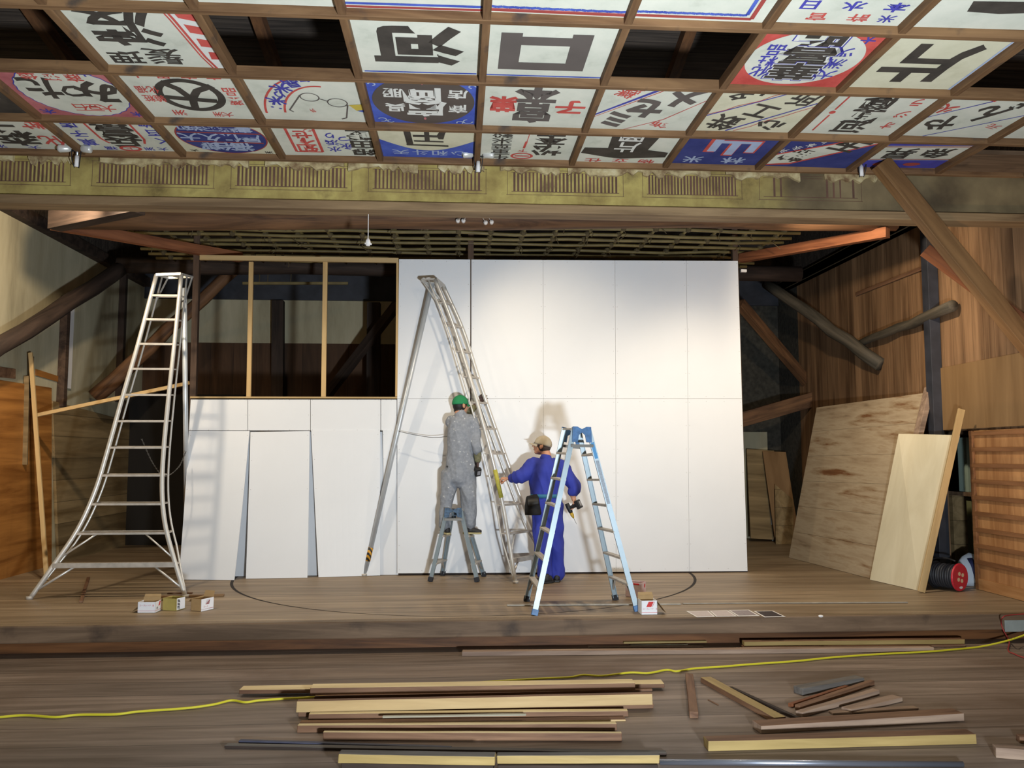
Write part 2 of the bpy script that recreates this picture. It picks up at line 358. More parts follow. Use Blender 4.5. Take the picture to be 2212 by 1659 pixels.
# side walls, back wall
ZT = CAMZ + 2.93
struct(MB().box((XL - 0.12, YS + 0.3, ST), (XL, 13.9, ZT)).build('wall_left', M_plaster))
struct(MB().box((XL - 0.12, 13.9, ST + 2.4), (XL, YB, ZT)).build('wall_left_rear', M_plaster))
zo = pX(2070, 930, XR).z; ya, yb = pX(2118, 1000, XR).y, pX(2026, 1000, XR).y
mb = MB(); mb.box((XR, yb, ST), (XR + 0.12, 14.0, ZT)); mb.box((XR, YS + 0.3, zo), (XR + 0.12, yb, ZT)); mb.box((XR, YS + 0.3, ST), (XR + 0.12, ya, zo)); struct(mb.build('wall_right', M_cedar, origin=(XR, 0, 0)))
mb = MB(); mb.box((7.4, 8.6, ST), (7.5, 12.5, 3.2)); mb.box((XR + .12, 12.4, ST), (7.5, 12.5, 3.2)); mb.box((XR + .12, 8.6, 3.1), (7.5, 12.5, 3.2)); struct(mb.build('wall_right_side_room', M_dark))
struct(MB().box((XR, 14.0, ST), (XR + 0.12, YB, ZT)).build('wall_right_rear', M_lath))
mb = MB(); mb.box((-7.5, YB, CAMZ + 1.95), (3.6, YB + 0.1, CAMZ + 2.72)); struct(mb.build('wall_back_upper', M_plaster))
mb = MB(); mb.box((-7.5, YB + 0.02, ST), (3.6, YB + 0.1, CAMZ + 1.95)); struct(mb.build('wall_back_lower', wood('dark_wainscot', srgb(58, 40, 26), srgb(88, 62, 42), 'Z', 0.7, 6, 10, plank=0.4, plank_axis='X')))
struct(MB().box((3.6, YB, ST), (XR, YB + 0.1, ZT)).build('wall_back_right', M_lath))
struct(MB().box((-7.5, YB - 0.05, CAMZ + 2.72), (7, YB + 0.15, CAMZ + 3.3)).build('wall_back_head_beam', M_black))
Mhw = wood('hall_wall', srgb(84, 64, 46), srgb(128, 100, 72), 'Z', .7, 6, 12, plank=.3, plank_axis='Y', seam=.4)
struct(MB().box((-6.75, -4, 0), (-6.62, YS + .3, 6.9)).build('wall_left_hall', Mhw)); struct(MB().box((6.62, -4, 0), (6.75, YS + .3, 6.9)).build('wall_right_hall', Mhw))
struct(MB().box((-6.75, YS + .3, 0), (XL - .121, YS + .42, 4.6)).build('wall_left_return', Mhw)); struct(MB().box((XR + .121, YS + .3, 0), (6.75, YS + .42, 4.6)).build('wall_right_return', Mhw))
# stage roof, hall roof
struct(MB().box((-9, YS + 0.3, 5.75), (9, YB + 1.5, 5.85)).build('stage_roof', M_roof))
struct(MB().box((XL - 0.3, YS + 0.35, ZT), (XL, YB, 5.75)).build('wall_left_gable', M_roof))
struct(MB().box((XR, YS + 0.35, ZT), (XR + 0.3, YB, 5.75)).build('wall_right_gable', M_roof))
struct(MB().box((-9, YB, ZT + 0.2), (9, YB + 0.1, 5.75)).build('wall_back_gable', M_roof))
mb = MB(); mb.hexa([(-9, 1, 6.9), (9, 1, 6.9), (9, 8.1, 5.4), (-9, 8.1, 5.4), (-9, 1, 7.0), (9, 1, 7.0), (9, 8.1, 5.5), (-9, 8.1, 5.5)])
struct(mb.build('hall_roof', M_roof))
for i in range(15):
    x = -6.6 + i * 0.95
    struct(MB().beam((x, 1, 6.84), (x + 0.12, 8.0, 5.36), 0.1, 0.12).build('hall_rafter', M_rafter))

# ------------------------------------------------------------------ coffered ceiling of the hall
ZC = CAMZ + 2.75                               # underside of the battens
ROWY = [3.30, 4.215, 5.126, 6.03, 6.96, 7.78]  # batten lines from near to far
GX0 = pY(1030, 340, 7.78).x; GW = 0.912
def gx(k): return GX0 + GW * k
for j, y in enumerate(ROWY):
    struct(MB().box((-6.6, y - 0.025, ZC), (6.6, y + 0.025, ZC + 0.085)).build('ceiling_batten', M_beam, bevel=0.004))
for k in range(-7, 7):
    for j in range(len(ROWY) - 1):
        struct(MB().box((gx(k) - 0.027, ROWY[j] + 0.026, ZC + 0.004), (gx(k) + 0.027, ROWY[j + 1] - 0.026, ZC + 0.085)).build('ceiling_batten', M_beamy, bevel=0.004))
struct(MB().box((-6.6, 1.5, ZC + 0.06), (6.6, ROWY[0], ZC + 0.09)).build('ceiling', plain('plain_ceiling', srgb(150, 144, 128), 0.9, var=0.1)))
struct(MB().box((gx(5) + 0.03, ROWY[4] + 0.32, ZC + 0.04), (6.6, ROWY[5] - 0.03, ZC + 0.08)).build('ceiling_side_boards', M_fascia))

# glyphs: flat meshes of single characters in the unit square
GL = {}
def glyph(ch, bold):
    key = (ch, bold)
    if key in GL: return GL[key]
    cu = bpy.data.curves.new('lettering', 'FONT'); cu.body = ch; cu.size = 1.0; cu.offset = bold; cu.resolution_u = 2
    o = bpy.data.objects.new('lettering', cu); COL.objects.link(o)
    me = bpy.data.meshes.new_from_object(o.evaluated_get(bpy.context.evaluated_depsgraph_get()))
    vs = [v.co.copy() for v in me.vertices]; fs = [tuple(p.vertices) for p in me.polygons]
    bpy.data.objects.remove(o); bpy.data.curves.remove(cu); bpy.data.meshes.remove(me)
    cx = (min(v.x for v in vs) + max(v.x for v in vs)) / 2; cy = (min(v.y for v in vs) + max(v.y for v in vs)) / 2
    GL[key] = ([(v.x - cx, v.y - cy) for v in vs], fs); return GL[key]
PC = {'cream': mottled('panel_cream', [(0.25, srgb(172, 176, 160)), (0.45, srgb(206, 208, 194)), (0.6, srgb(216, 216, 202)), (0.8, srgb(190, 194, 178))], 2.2, 0.8, bump=0.15),
      'warmc': mottled('panel_warm', [(0.25, srgb(190, 186, 156)), (0.5, srgb(214, 210, 184)), (0.8, srgb(200, 196, 168))], 2.2, 0.8, bump=0.15),
      'black': mottled('panel_black', [(0.3, srgb(54, 50, 46)), (0.6, srgb(76, 70, 64))], 4, 0.75, bump=0.1), 'grey': plain('panel_greyblack', srgb(92, 84, 80), 0.75, var=0.12, scale=3),
      'red': mottled('panel_red', [(0.3, srgb(176, 66, 60)), (0.6, srgb(204, 92, 84))], 4, 0.8, bump=0.1), 'dred': plain('panel_darkred', srgb(158, 66, 60), 0.8, var=0.15, scale=5),
      'pink': mottled('panel_pink', [(0.3, srgb(160, 88, 92)), (0.6, srgb(196, 120, 122))], 4, 0.85, bump=0.1),
      'blue': mottled('panel_blue', [(0.3, srgb(58, 72, 160)), (0.6, srgb(84, 104, 190))], 4, 0.8, bump=0.1), 'navy': mottled('panel_navy', [(0.3, srgb(44, 52, 110)), (0.6, srgb(66, 72, 132))], 3, 0.8, bump=0.1),
      'ink': plain('panel_blueink', srgb(66, 64, 160), 0.8, var=0.15, scale=8), 'white': plain('panel_white', srgb(220, 220, 214), 0.8, var=0.05, scale=5),
      'pale': plain('panel_paleblue', srgb(166, 180, 210), 0.8, var=0.1, scale=6), 'dark': plain('panel_brownblack', srgb(84, 74, 68), 0.75, var=0.15, scale=3), 'yellow': plain('panel_yellow', srgb(198, 176, 72), 0.8)}
NP = [0]
def panel(col, row, base, label, items):
    """Painted board of the coffered ceiling. u runs left to right, v from the near batten to the far one."""
    x0, x1, y0, y1 = gx(col) + 0.028, gx(col + 1) - 0.028, ROWY[row] + 0.026, ROWY[row + 1] - 0.026
    random.seed(col * 31 + row); sag = [random.uniform(0, 0.012) for _ in range(4)]
    if label is None: return
    zp = ZC + 0.068; mats = [PC[base]]; idx = {base: 0}; mb = MB(); lay = [0.002]
    def z(u, v): return zp - (sag[0] + (sag[1] - sag[0]) * u + (sag[3] - sag[0]) * v) - .006
    def P(u, v, e=0.0): return V((x0 + u * (x1 - x0), y0 + v * (y1 - y0), z(u, v) - e))
    mb.hexa([P(0, 0), P(1, 0), P(1, 1), P(0, 1), P(0, 0) + V((0, 0, .012)), P(1, 0) + V((0, 0, .012)), P(1, 1) + V((0, 0, .012)), P(0, 1) + V((0, 0, .012))])
    def mi(c):
        if c not in idx: idx[c] = len(mats); mats.append(PC[c])
        return idx[c]
    def poly(pts, c):
        pts = [(min(1, max(0, u)), min(1, max(0, v))) for u, v in pts]
        mb.add([P(u, v, lay[0]) for u, v in pts], [tuple(range(len(pts)))], mi(c)); lay[0] += 0.00035
    for it in items:
        k = it[0]
        if k == 't':      # text: (chars, u, v, width, height, colour[, rotation, bold]) one glyph box centred on u, v
            ch, u, v, su, sv, c = it[1:7]; rot = math.radians(it[7] if len(it) > 7 else 180); bold = 0.6 * (it[8] if len(it) > 8 else 0.02)
            vs, fs = glyph(ch, bold); out = []
            for a, b in vs:
                a2, b2 = a * su / 0.88, b * sv / 0.88
                p, q = a2 * math.cos(rot) - b2 * math.sin(rot), a2 * math.sin(rot) + b2 * math.cos(rot)
                out.append(P(min(1, max(0, u + p)), min(1, max(0, v - q)), lay[0]))
            mb.add(out, fs, mi(c)); lay[0] += 0.00005
        elif k == 'poly': poly(it[1], it[2])
        elif k == 'ell':
            cu, cv, ru, rv, c = it[1:6]; wv = it[6] if len(it) > 6 else 0
            pts = [(cu + ru * (1 + wv * math.sin(26 * t)) * math.cos(t), cv + rv * (1 + wv * math.sin(26 * t)) * math.sin(t)) for t in [2 * math.pi * i / 96 for i in range(96)]]
            poly(pts, c)
        elif k == 'ring':
            cu, cv, ru, rv, wd, c = it[1:7]; a0, a1 = it[7:9] if len(it) > 7 else (0, 360)
            n = 48; T = [math.radians(a0 + (a1 - a0) * i / n) for i in range(n + 1)]
            for i in range(n):
                q = [(cu + (ru + s) * math.cos(t), cv + (rv + s) * math.sin(t)) for t, s in ((T[i], -wd / 2), (T[i + 1], -wd / 2), (T[i + 1], wd / 2), (T[i], wd / 2))]
                mb.add([P(min(1, max(0, a)), min(1, max(0, b)), lay[0]) for a, b in q], [(0, 1, 2, 3)], mi(c))
            lay[0] += 0.00035
        elif k == 'line':
            pts, wd, c = it[1:4]
            for (a, b), (e, f) in zip(pts[:-1], pts[1:]):
                dx, dy = e - a, f - b; l = math.hypot(dx, dy); nx, ny = -dy / l * wd / 2, dx / l * wd / 2
                q = [(a + nx, b + ny), (a - nx, b - ny), (e - nx, f - ny), (e + nx, f + ny)]
                mb.add([P(min(1, max(0, s)), min(1, max(0, t)), lay[0]) for s, t in q], [(0, 1, 2, 3)], mi(c))
            lay[0] += 0.00035
    tag(mb.build('painted_signboard', mats), label, 'signboard', 'painted signboards in the coffered ceiling', 'thing')
def row_t(s, u0, u1, v0, v1, su, sv, c, rot=180, bold=0.02):
    n = len(s); return [('t', ch, u0 + (u1 - u0) * (i / (n - 1) if n > 1 else 0), v0 + (v1 - v0) * (i / (n - 1) if n > 1 else 0), su, sv, c, rot, bold) for i, ch in enumerate(s)]
# --- far row (row 4), left to right
panel(-5, 4, 'cream', 'painted ceiling board with huge black characters and two red ones, far left over the frieze', row_t('大森', .42, .48, .22, .66, .42, .42, 'black', bold=.05) + row_t('粧化', .84, .84, .2, .72, .22, .3, 'red', bold=.03) + row_t('洲大', .2, .55, .94, .94, .13, .1, 'ink'))
panel(-4, 4, 'cream', 'painted ceiling board with red brackets round a black column, above the left clamp lamp', row_t('商喜兵', .52, .52, .1, .7, .34, .3, 'black', bold=.06) + row_t('店子菓', .13, .13, .22, .74, .16, .18, 'ink', bold=.03) + row_t('物百く', .9, .9, .16, .66, .15, .18, 'ink', bold=.03) + [('line', [(.18, .04), (.24, .02), (.3, .1), (.3, .62), (.34, .76)], .025, 'red'), ('line', [(.7, .02), (.74, .1), (.74, .62), (.7, .76)], .025, 'red'), ('ring', .5, .92, .1, .07, .035, 'red'), ('t', '上', .5, .92, .1, .08, 'red')] + row_t('福', .3, .3, .92, .92, .12, .1, 'ink') + row_t('洲大', .7, .84, .92, .92, .1, .1, 'ink'))
panel(-3, 4, 'warmc', 'painted ceiling board with a red-edged navy oval holding three rows of pale characters', [('ell', .5, .5, .46, .5, 'dred'), ('ell', .5, .5, .445, .485, 'navy')] + row_t('和洋酒醤書', .2, .78, .2, .22, .15, .2, 'pale', bold=.04) + [('line', [(.08, .36), (.92, .36)], .03, 'dred'), ('line', [(.1, .64), (.9, .64)], .03, 'dred')] + row_t('大久保屋', .17, .8, .5, .5, .19, .22, 'pale', bold=.04) + row_t('郎治福', .3, .66, .78, .78, .2, .24, 'pale', bold=.05) + [('t', '大', .1, .94, .08, .07, 'black'), ('t', '洲', .9, .94, .08, .07, 'black')])
panel(-2, 4, 'cream', 'painted ceiling board with a red box of red characters, blue kana and a black column', [('line', [(.14, .12), (.42, .12), (.42, .88), (.14, .88), (.14, .12)], .03, 'red')] + row_t('せ不知', .28, .28, .34, .76, .2, .24, 'red', bold=.04) + [('t', 'シ', .36, .2, .1, .12, 'red')] + row_t('り浜水', .56, .56, .35, .78, .13, .16, 'ink', bold=.03) + row_t('つ永', .7, .7, .44, .68, .13, .18, 'ink', bold=.03) + row_t('店鶴田銀', .87, .87, .12, .84, .24, .22, 'black', bold=.05))
panel(-1, 4, 'warmc', 'painted ceiling board with a black carpenter-square mark on cream above a curved blue foot', [('poly', [(0, .42)] + [(i / 20, .42 + .34 * math.sin(math.pi * i / 20)) for i in range(21)] + [(1, 1), (0, 1)], 'blue'), ('poly', [(.26, 0), (.33, 0), (.35, .56), (.28, .58)], 'black'), ('poly', [(.27, .56), (.72, .57), (.72, .62), (.28, .6)], 'black'), ('t', '土', .5, .26, .3, .38, 'black', 180, .06), ('poly', [(.72, .08), (.64, .12), (.6, .28), (.62, .38), (.67, .38), (.69, .2)], 'black'), ('poly', [(.36, .43), (.67, .44), (.67, .48), (.36, .47)], 'black')] + row_t('天斗和心', .2, .84, .82, .84, .17, .16, 'pale'))
panel(0, 4, 'cream', 'greyish painted ceiling board with a thin red hanging line and circle between two black columns', row_t('商穀米葉重生', .22, .22, .04, .92, .2, .16, 'black', bold=.02) + row_t('店本松', .74, .72, .1, .68, .3, .3, 'black', bold=.05) + [('line', [(.5, .02), (.48, .5)], .008, 'red'), ('line', [(.48, .4), (.465, .62)], .025, 'red'), ('t', '下', .46, .7, .1, .1, 'red'), ('ring', .46, .88, .11, .09, .03, 'red'), ('line', [(.38, .88), (.54, .88)], .03, 'red')])
panel(1, 4, 'cream', 'painted ceiling board with a black wide-brimmed shape holding white characters over red ones', [('poly', [(.28, 0), (.8, 0), (.74, .55), (.98, .62), (.98, .78), (.66, .83), (.5, .86), (.36, .83), (.03, .7), (.05, .52), (.3, .52)], 'black')] + row_t('岡片', .5, .5, .14, .48, .26, .3, 'white', bold=.02) + row_t('仕立物', .2, .8, .93, .93, .17, .11, 'red', bold=.03))
panel(2, 4, 'navy', 'navy painted ceiling board with a large white mountain character outlined in red', [('poly', [(.33, 0), (.86, 0), (.84, .15), (.35, .13)], 'red'), ('poly', [(.36, .02), (.86, .03), (.86, .12), (.36, .11)], 'pale'), ('t', '山', .57, .42, .56, .46, 'red', 180, .1), ('t', '山', .58, .42, .52, .42, 'pale', 180, .07), ('t', '米', .24, .84, .2, .2, 'pale', 180, .03), ('t', '林', .7, .84, .24, .2, 'pale', 180, .03)])
panel(3, 4, 'navy', 'navy painted ceiling board with a cream diagonal band, by the right clamp lamp', [('poly', [(0, .62), (.8, 0), (1, 0), (1, .2), (.3, .92), (0, .98)], 'red'), ('poly', [(0, .66), (.86, 0), (1, 0), (1, .15), (.3, .86), (0, .94)], 'cream'), ('t', '鶴', .28, .62, .3, .36, 'black', 160, .04), ('t', '玉', .72, .26, .34, .34, 'black', 160, .06)] + row_t('井永本上白', .08, .55, .48, .08, .09, .12, 'white', 165))
panel(4, 4, 'cream', 'painted ceiling board with purple bands along both edges, right of the right clamp lamp', [('poly', [(0, 0), (1, 0), (1, .2), (0, .24)], 'ink'), ('poly', [(0, .74), (1, .7), (1, 1), (0, 1)], 'ink'), ('line', [(0, .27), (1, .23)], .02, 'dred'), ('line', [(0, .71), (1, .67)], .02, 'dred'), ('t', '昇', .32, .48, .32, .34, 'black', 180, .04), ('t', '魚', .72, .46, .32, .3, 'black', 180, .04), ('ell', .3, .1, .1, .05, 'dred'), ('ell', .7, .1, .1, .05, 'dred'), ('ell', .3, .87, .1, .06, 'dred'), ('ell', .65, .86, .1, .06, 'dred')])
# --- second row from the stage (row 3)
panel(-5, 3, 'black', 'dark brown painted ceiling board with white strokes at the left edge of the photograph', [('line', [(.6, .5), (.85, .5)], .04, 'white'), ('line', [(.6, .66), (.85, .66)], .04, 'white')])
panel(-4, 3, 'pink', 'pink painted ceiling board with a wavy white oval and flowing black kana', [('ell', .52, .5, .47, .49, 'ink', .012), ('ell', .52, .5, .46, .48, 'cream', .012), ('t', 'た', .28, .42, .3, .42, 'black', 180, .05), ('t', 'つ', .54, .46, .2, .3, 'black', 170, .05), ('t', 'み', .76, .46, .36, .42, 'black', 180, .06)] + row_t('袋酒商', .28, .66, .16, .18, .14, .17, 'red', bold=.03) + row_t('石豆大', .46, .7, .8, .8, .14, .15, 'red', bold=.02) + [('t', '木', .78, .1, .12, .12, 'ink', 180, .04), ('t', '木', .1, .92, .12, .1, 'ink', 180, .04), ('t', '木', .07, .06, .12, .1, 'ink', 180, .04), ('t', '木', .93, .92, .1, .1, 'ink', 180, .04)])
panel(-3, 3, 'cream', 'painted ceiling board with a black ring round one bold character and small red ones', [('ring', .5, .5, .27, .3, .07, 'black'), ('t', '大', .5, .5, .42, .48, 'black', 172, .06)] + row_t('大黒商店', .16, .82, .1, .1, .13, .13, 'red', bold=.03) + row_t('福化', .1, .2, .4, .4, .09, .13, 'red', bold=.02) + row_t('粧雑', .1, .2, .58, .58, .09, .13, 'red', bold=.02) + row_t('品薬', .88, .88, .4, .6, .12, .15, 'red', bold=.03) + [('t', '洲', .28, .88, .12, .11, 'red', 180, .02), ('t', '洲', .64, .9, .09, .1, 'red', 180, .02), ('t', '大', .73, .9, .09, .1, 'red', 180, .02)])
panel(-2, 3, 'cream', 'painted ceiling board with painted spectacles, red arcs and blue characters', [('ring', .62, .95, .58, .92, .022, 'red', 186, 268), ('ring', .62, .95, .4, .72, .022, 'red', 190, 276), ('ring', .52, .46, .085, .085, .012, 'grey'), ('ring', .76, .56, .09, .09, .012, 'grey'), ('line', [(.6, .48), (.67, .53)], .014, 'grey'), ('line', [(.44, .42), (.28, .76), (.31, .8)], .014, 'grey'), ('line', [(.85, .6), (.8, .9), (.75, .93)], .014, 'grey'), ('poly', [(.86, .6), (1, .57), (1, .7), (.92, .72)], 'yellow'), ('poly', [(.92, .72), (1, .69), (1, .76)], 'blue')] + [('t', '米', .2, .56, .15, .17, 'ink', 190, .05), ('t', 'り', .25, .42, .12, .13, 'ink', 200, .04), ('t', '米', .3, .29, .15, .17, 'ink', 205, .05), ('t', '晶', .41, .17, .15, .17, 'ink', 200, .04), ('t', '家', .55, .07, .14, .13, 'ink', 195, .04), ('ell', .13, .7, .015, .012, 'ink'), ('ell', .2, .73, .015, .012, 'ink'), ('t', '井', .5, .75, .05, .08, 'red', 200)])
panel(-1, 3, 'blue', 'bright blue painted ceiling board with a brown-black oval of white characters', [('ell', .5, .5, .475, .5, 'dark'), ('t', '岡', .49, .36, .34, .28, 'white', 180, .06), ('t', '廣', .52, .66, .34, .3, 'white', 180, .06), ('t', '服', .22, .33, .17, .17, 'white', 180, .04), ('t', '呉', .23, .64, .17, .17, 'white', 180, .04), ('t', '店', .82, .33, .17, .17, 'white', 180, .04), ('t', '商', .82, .64, .17, .17, 'white', 180, .04), ('ell', .5, .12, .012, .03, 'pink'), ('ell', .5, .88, .012, .03, 'pink')] + [('ring', u, v, r, r, .014, 'pale', a, a + 260) for u, v, r, a in ((.08, .08, .04, 0), (.16, .06, .03, 90), (.05, .16, .03, 180), (.92, .07, .04, 40), (.84, .05, .03, 200), (.95, .16, .03, 100), (.92, .92, .045, 0), (.84, .95, .03, 150), (.08, .92, .04, 210), (.16, .95, .03, 20))])
panel(0, 3, 'cream', 'painted ceiling board with two stacked black characters between two red ones', [('t', '本', .48, .32, .34, .36, 'grey', 180, .09), ('t', '宮', .47, .68, .34, .38, 'grey', 180, .09), ('t', '菓', .18, .5, .22, .3, 'red', 180, .07), ('t', '子', .82, .52, .26, .27, 'red', 180, .06)])
panel(1, 3, 'cream', 'painted ceiling board with three thick grey kana along a blue and red diagonal', [('line', [(-.02, .68), (.6, 0)], .05, 'ink'), ('line', [(-.02, .73), (.66, 0)], .016, 'red'), ('line', [(.36, 1), (.7, .74), (1, .3)], .012, 'red'), ('t', 'ミ', .24, .76, .26, .34, 'grey', 170, .09), ('t', 'セ', .48, .5, .32, .38, 'grey', 165, .09), ('t', 'メ', .8, .26, .3, .36, 'grey', 180, .1), ('t', '薬', .22, .2, .14, .17, 'red', 240, .02), ('t', '飯', .3, .12, .12, .14, 'red', 240, .02), ('t', '飾', .7, .86, .18, .12, 'red', 160, .02)])
panel(2, 3, 'warmc', 'painted ceiling board with two striped diagonals and black characters between them', [('line', [(0, .66), (.78, 0)], .022, 'ink'), ('line', [(0, .62), (.18, .5), (.26, .4), (.44, .28), (.52, .17), (.7, .04)], .01, 'red'), ('line', [(.34, .98), (1, .3)], .022, 'ink'), ('line', [(.42, .98), (.56, .86), (.64, .74), (.8, .6), (.88, .5), (1, .38)], .01, 'red'), ('t', '鉄', .26, .78, .28, .32, 'black', 160, .03), ('t', '工', .53, .5, .26, .3, 'black', 160, .04), ('t', '所', .84, .2, .24, .3, 'black', 165, .03), ('t', '名', .24, .14, .17, .28, 'black', 150, .04), ('t', '人', .42, .06, .2, .2, 'black', 170, .05), ('t', '心', .74, .82, .26, .22, 'black', 175, .05)])
panel(3, 3, 'cream', 'painted ceiling board with a tall black column of characters beside a red line and dot', row_t('店商野河', .5, .5, .08, .8, .3, .28, 'black', bold=.05) + [('line', [(.16, 0), (.16, .42)], .018, 'red'), ('line', [(.16, .54), (.16, .92)], .018, 'red'), ('ell', .16, .48, .03, .035, 'red')] + row_t('ラジオ', .85, .85, .2, .74, .12, .16, 'red', bold=.03))
panel(4, 3, 'cream', 'painted ceiling board with thick black kana between purple diagonal lines', [('line', [(-.02, .62), (.62, .02)], .02, 'ink'), ('line', [(.3, 1), (1, .42)], .018, 'ink'), ('t', 'や', .3, .66, .3, .34, 'black', 165, .05), ('t', 'ん', .6, .42, .28, .36, 'black', 165, .06), ('t', 'ぱ', .88, .16, .26, .3, 'black', 165, .05), ('t', '火', .14, .34, .16, .18, 'red', 160, .05), ('t', '口', .46, .06, .16, .16, 'red', 160, .05), ('t', '元', .86, .7, .14, .1, 'red', 160, .01)])
panel(5, 3, 'cream', 'blank cream painted ceiling board at the far right end of the second row', [])
# --- third row (row 2); the other cells of this row stand open
panel(-3, 2, 'cream', 'painted ceiling board with a red and white striped awning corner and brushed black characters', [('t', '渡', .36, .36, .5, .52, 'black', 180, .04), ('t', '理', .2, .84, .26, .24, 'black', 180, .03), ('t', '髪', .52, .82, .28, .26, 'black', 180, .02), ('poly', [(.76, 0), (1, 0), (1, 1), (.9, 1), (.86, .8), (.83, .5), (.8, .2)], 'white')] + [('poly', [(.82 + .03 * i, .05 + .22 * i), (1, .12 + .2 * i), (1, .24 + .2 * i), (.84 + .02 * i, .18 + .22 * i)], 'red') for i in range(4)] + [('line', [(.77, 0), (.8, .2), (.83, .5), (.86, .8), (.9, 1)], .022, 'red'), ('line', [(.74, 0), (.77, .2), (.8, .5), (.83, .8), (.87, 1)], .014, 'red')])
panel(-1, 2, 'cream', 'painted ceiling board with one huge black character of three dots and a box', [('t', '河', .5, .5, .62, .56, 'black', 180, .08), ('line', [(.02, .97), (.98, .97)], .022, 'blue')])
panel(0, 2, 'cream', 'painted ceiling board with a single huge grey square-shaped character', [('t', '口', .46, .54, .74, .62, 'grey', 180, .1), ('line', [(0, .975), (1, .975)], .022, 'blue')])
panel(2, 2, 'red', 'red painted ceiling board with a white disc of outlined black characters', [('ell', .5, .5, .48, .46, 'cream')] + [x for ch, v in (('昭', .2), ('喜', .45), ('華', .72)) for x in (('t', ch, .5, v, .42, .3, 'ink', 180, .1), ('t', ch, .5, v, .41, .29, 'white', 180, .075), ('t', ch, .5, v, .4, .28, 'black', 180, .055))] + row_t('品粧化', .2, .2, .36, .74, .14, .17, 'ink', bold=.04) + row_t('ツ洲大', .8, .8, .36, .76, .14, .16, 'ink', bold=.03) + [('t', '大', .88, .14, .12, .14, 'ink', 180, .03)])
panel(3, 2, 'warmc', 'cream painted ceiling board with one brushed black slanting character at the upper right', [('t', '片', .5, .52, .66, .62, 'black', 180, .05), ('line', [(.985, 0), (.985, 1)], .02, 'pale')])
# --- nearest row, only its far edge in view (row 1)
panel(-1, 1, 'cream', 'painted ceiling board edged in red at the top of the photograph, above the three-dot panel', [('line', [(0, .975), (1, .975)], .03, 'dred'), ('line', [(0, .93), (1, .93)], .03, 'blue')])
panel(0, 1, 'cream', 'painted ceiling board with a wavy blue and red edge at the top of the photograph', [('line', [(0, .965), (1, .965)], .035, 'dred'), ('line', [(i / 24, .915 + .008 * (i % 2)) for i in range(25)], .03, 'blue'), ('line', [(0, .942), (1, .942)], .01, 'pink')])
panel(1, 1, 'cream', 'painted ceiling board with a blue and red border that turns a corner at the top', [('line', [(0, .955), (.9, .955), (.9, .2)], .035, 'dred'), ('line', [(i / 24 * .85, .9 + .008 * (i % 2)) for i in range(25)] + [(.85, .2)], .03, 'blue')])
panel(2, 1, 'cream', 'painted ceiling board with a row of red characters near its edge at the top right', row_t('官許', .32, .64, .9, .9, .15, .1, 'red', bold=.03) + row_t('日水本', .2, .85, .74, .74, .16, .12, 'ink', bold=.04) + [('t', '米', .86, .9, .12, .1, 'ink', 180, .03)])
panel(3, 1, 'cream', 'painted ceiling board showing the foot of a thick black stroke in the top right corner', [('poly', [(.3, .62), (.9, .6), (.95, .74), (.6, .78), (.34, .76)], 'black')])
for c in (-4, -3, -2): panel(c, 1, 'cream', 'blank painted ceiling board hidden above the top edge, %s' % {-4: 'over the far left opening', -3: 'next to the striped awning panel', -2: 'over the second opening from the left'}[c], [])

# ------------------------------------------------------------------ painted plaster frieze over the stage front
YF = 7.84; zf0, zf1 = CAMZ + 2.385, ZC + 0.02
mb = MB(); xs = [-6.6, 3.45, 6.6]
mb.box((-6.6, YF, zf0), (6.6, YF + 0.16, zf1), 0)
nt = M_ochre.node_tree; bb = nt.nodes['Principled BSDF']; src = bb.inputs['Base Color'].links[0].from_socket     # plaster fades to bare brown towards the right end
tc = N(nt, 'ShaderNodeTexCoord'); sx = N(nt, 'ShaderNodeSeparateXYZ'); nt.links.new(tc.outputs['Object'], sx.inputs[0])
nz = N(nt, 'ShaderNodeTexNoise'); nz.inputs['Scale'].default_value = 2.5; nt.links.new(tc.outputs['Object'], nz.inputs['Vector'])
m1 = N(nt, 'ShaderNodeMath', operation='MULTIPLY_ADD'); m1.inputs[1].default_value = 1.6; nt.links.new(nz.outputs['Fac'], m1.inputs[0]); nt.links.new(sx.outputs['X'], m1.inputs[2])
mr = N(nt, 'ShaderNodeMapRange'); mr.inputs[1].default_value = 3.3; mr.inputs[2].default_value = 4.3; nt.links.new(m1.outputs[0], mr.inputs[0])
n2 = N(nt, 'ShaderNodeTexNoise'); n2.inputs['Scale'].default_value = 2.2; n2.inputs['Detail'].default_value = 7; nt.links.new(tc.outputs['Object'], n2.inputs['Vector'])
r2 = N(nt, 'ShaderNodeValToRGB'); r2.color_ramp.elements[0].position = .3; r2.color_ramp.elements[0].color = c4(srgb(78, 66, 50)); r2.color_ramp.elements[1].position = .68; r2.color_ramp.elements[1].color = c4(srgb(130, 114, 84)); nt.links.new(n2.outputs['Fac'], r2.inputs['Fac'])
mx = N(nt, 'ShaderNodeMix', data_type='RGBA'); nt.links.new(mr.outputs[0], mx.inputs[0]); nt.links.new(src, mx.inputs[6]); nt.links.new(r2.outputs['Color'], mx.inputs[7]); nt.links.new(mx.outputs[2], bb.inputs['Base Color'])
def strip(x0, x1, z0, z1, y=0.0025): mb.quad((x0, YF - y, z0), (x1, YF - y, z0), (x1, YF - y, z1), (x0, YF - y, z1), 2)
pxs = [(-120, 152), (199, 462), (499, 760), (796, 1050), (1096, 1346), (1388, 1602), (1640, 1860)]
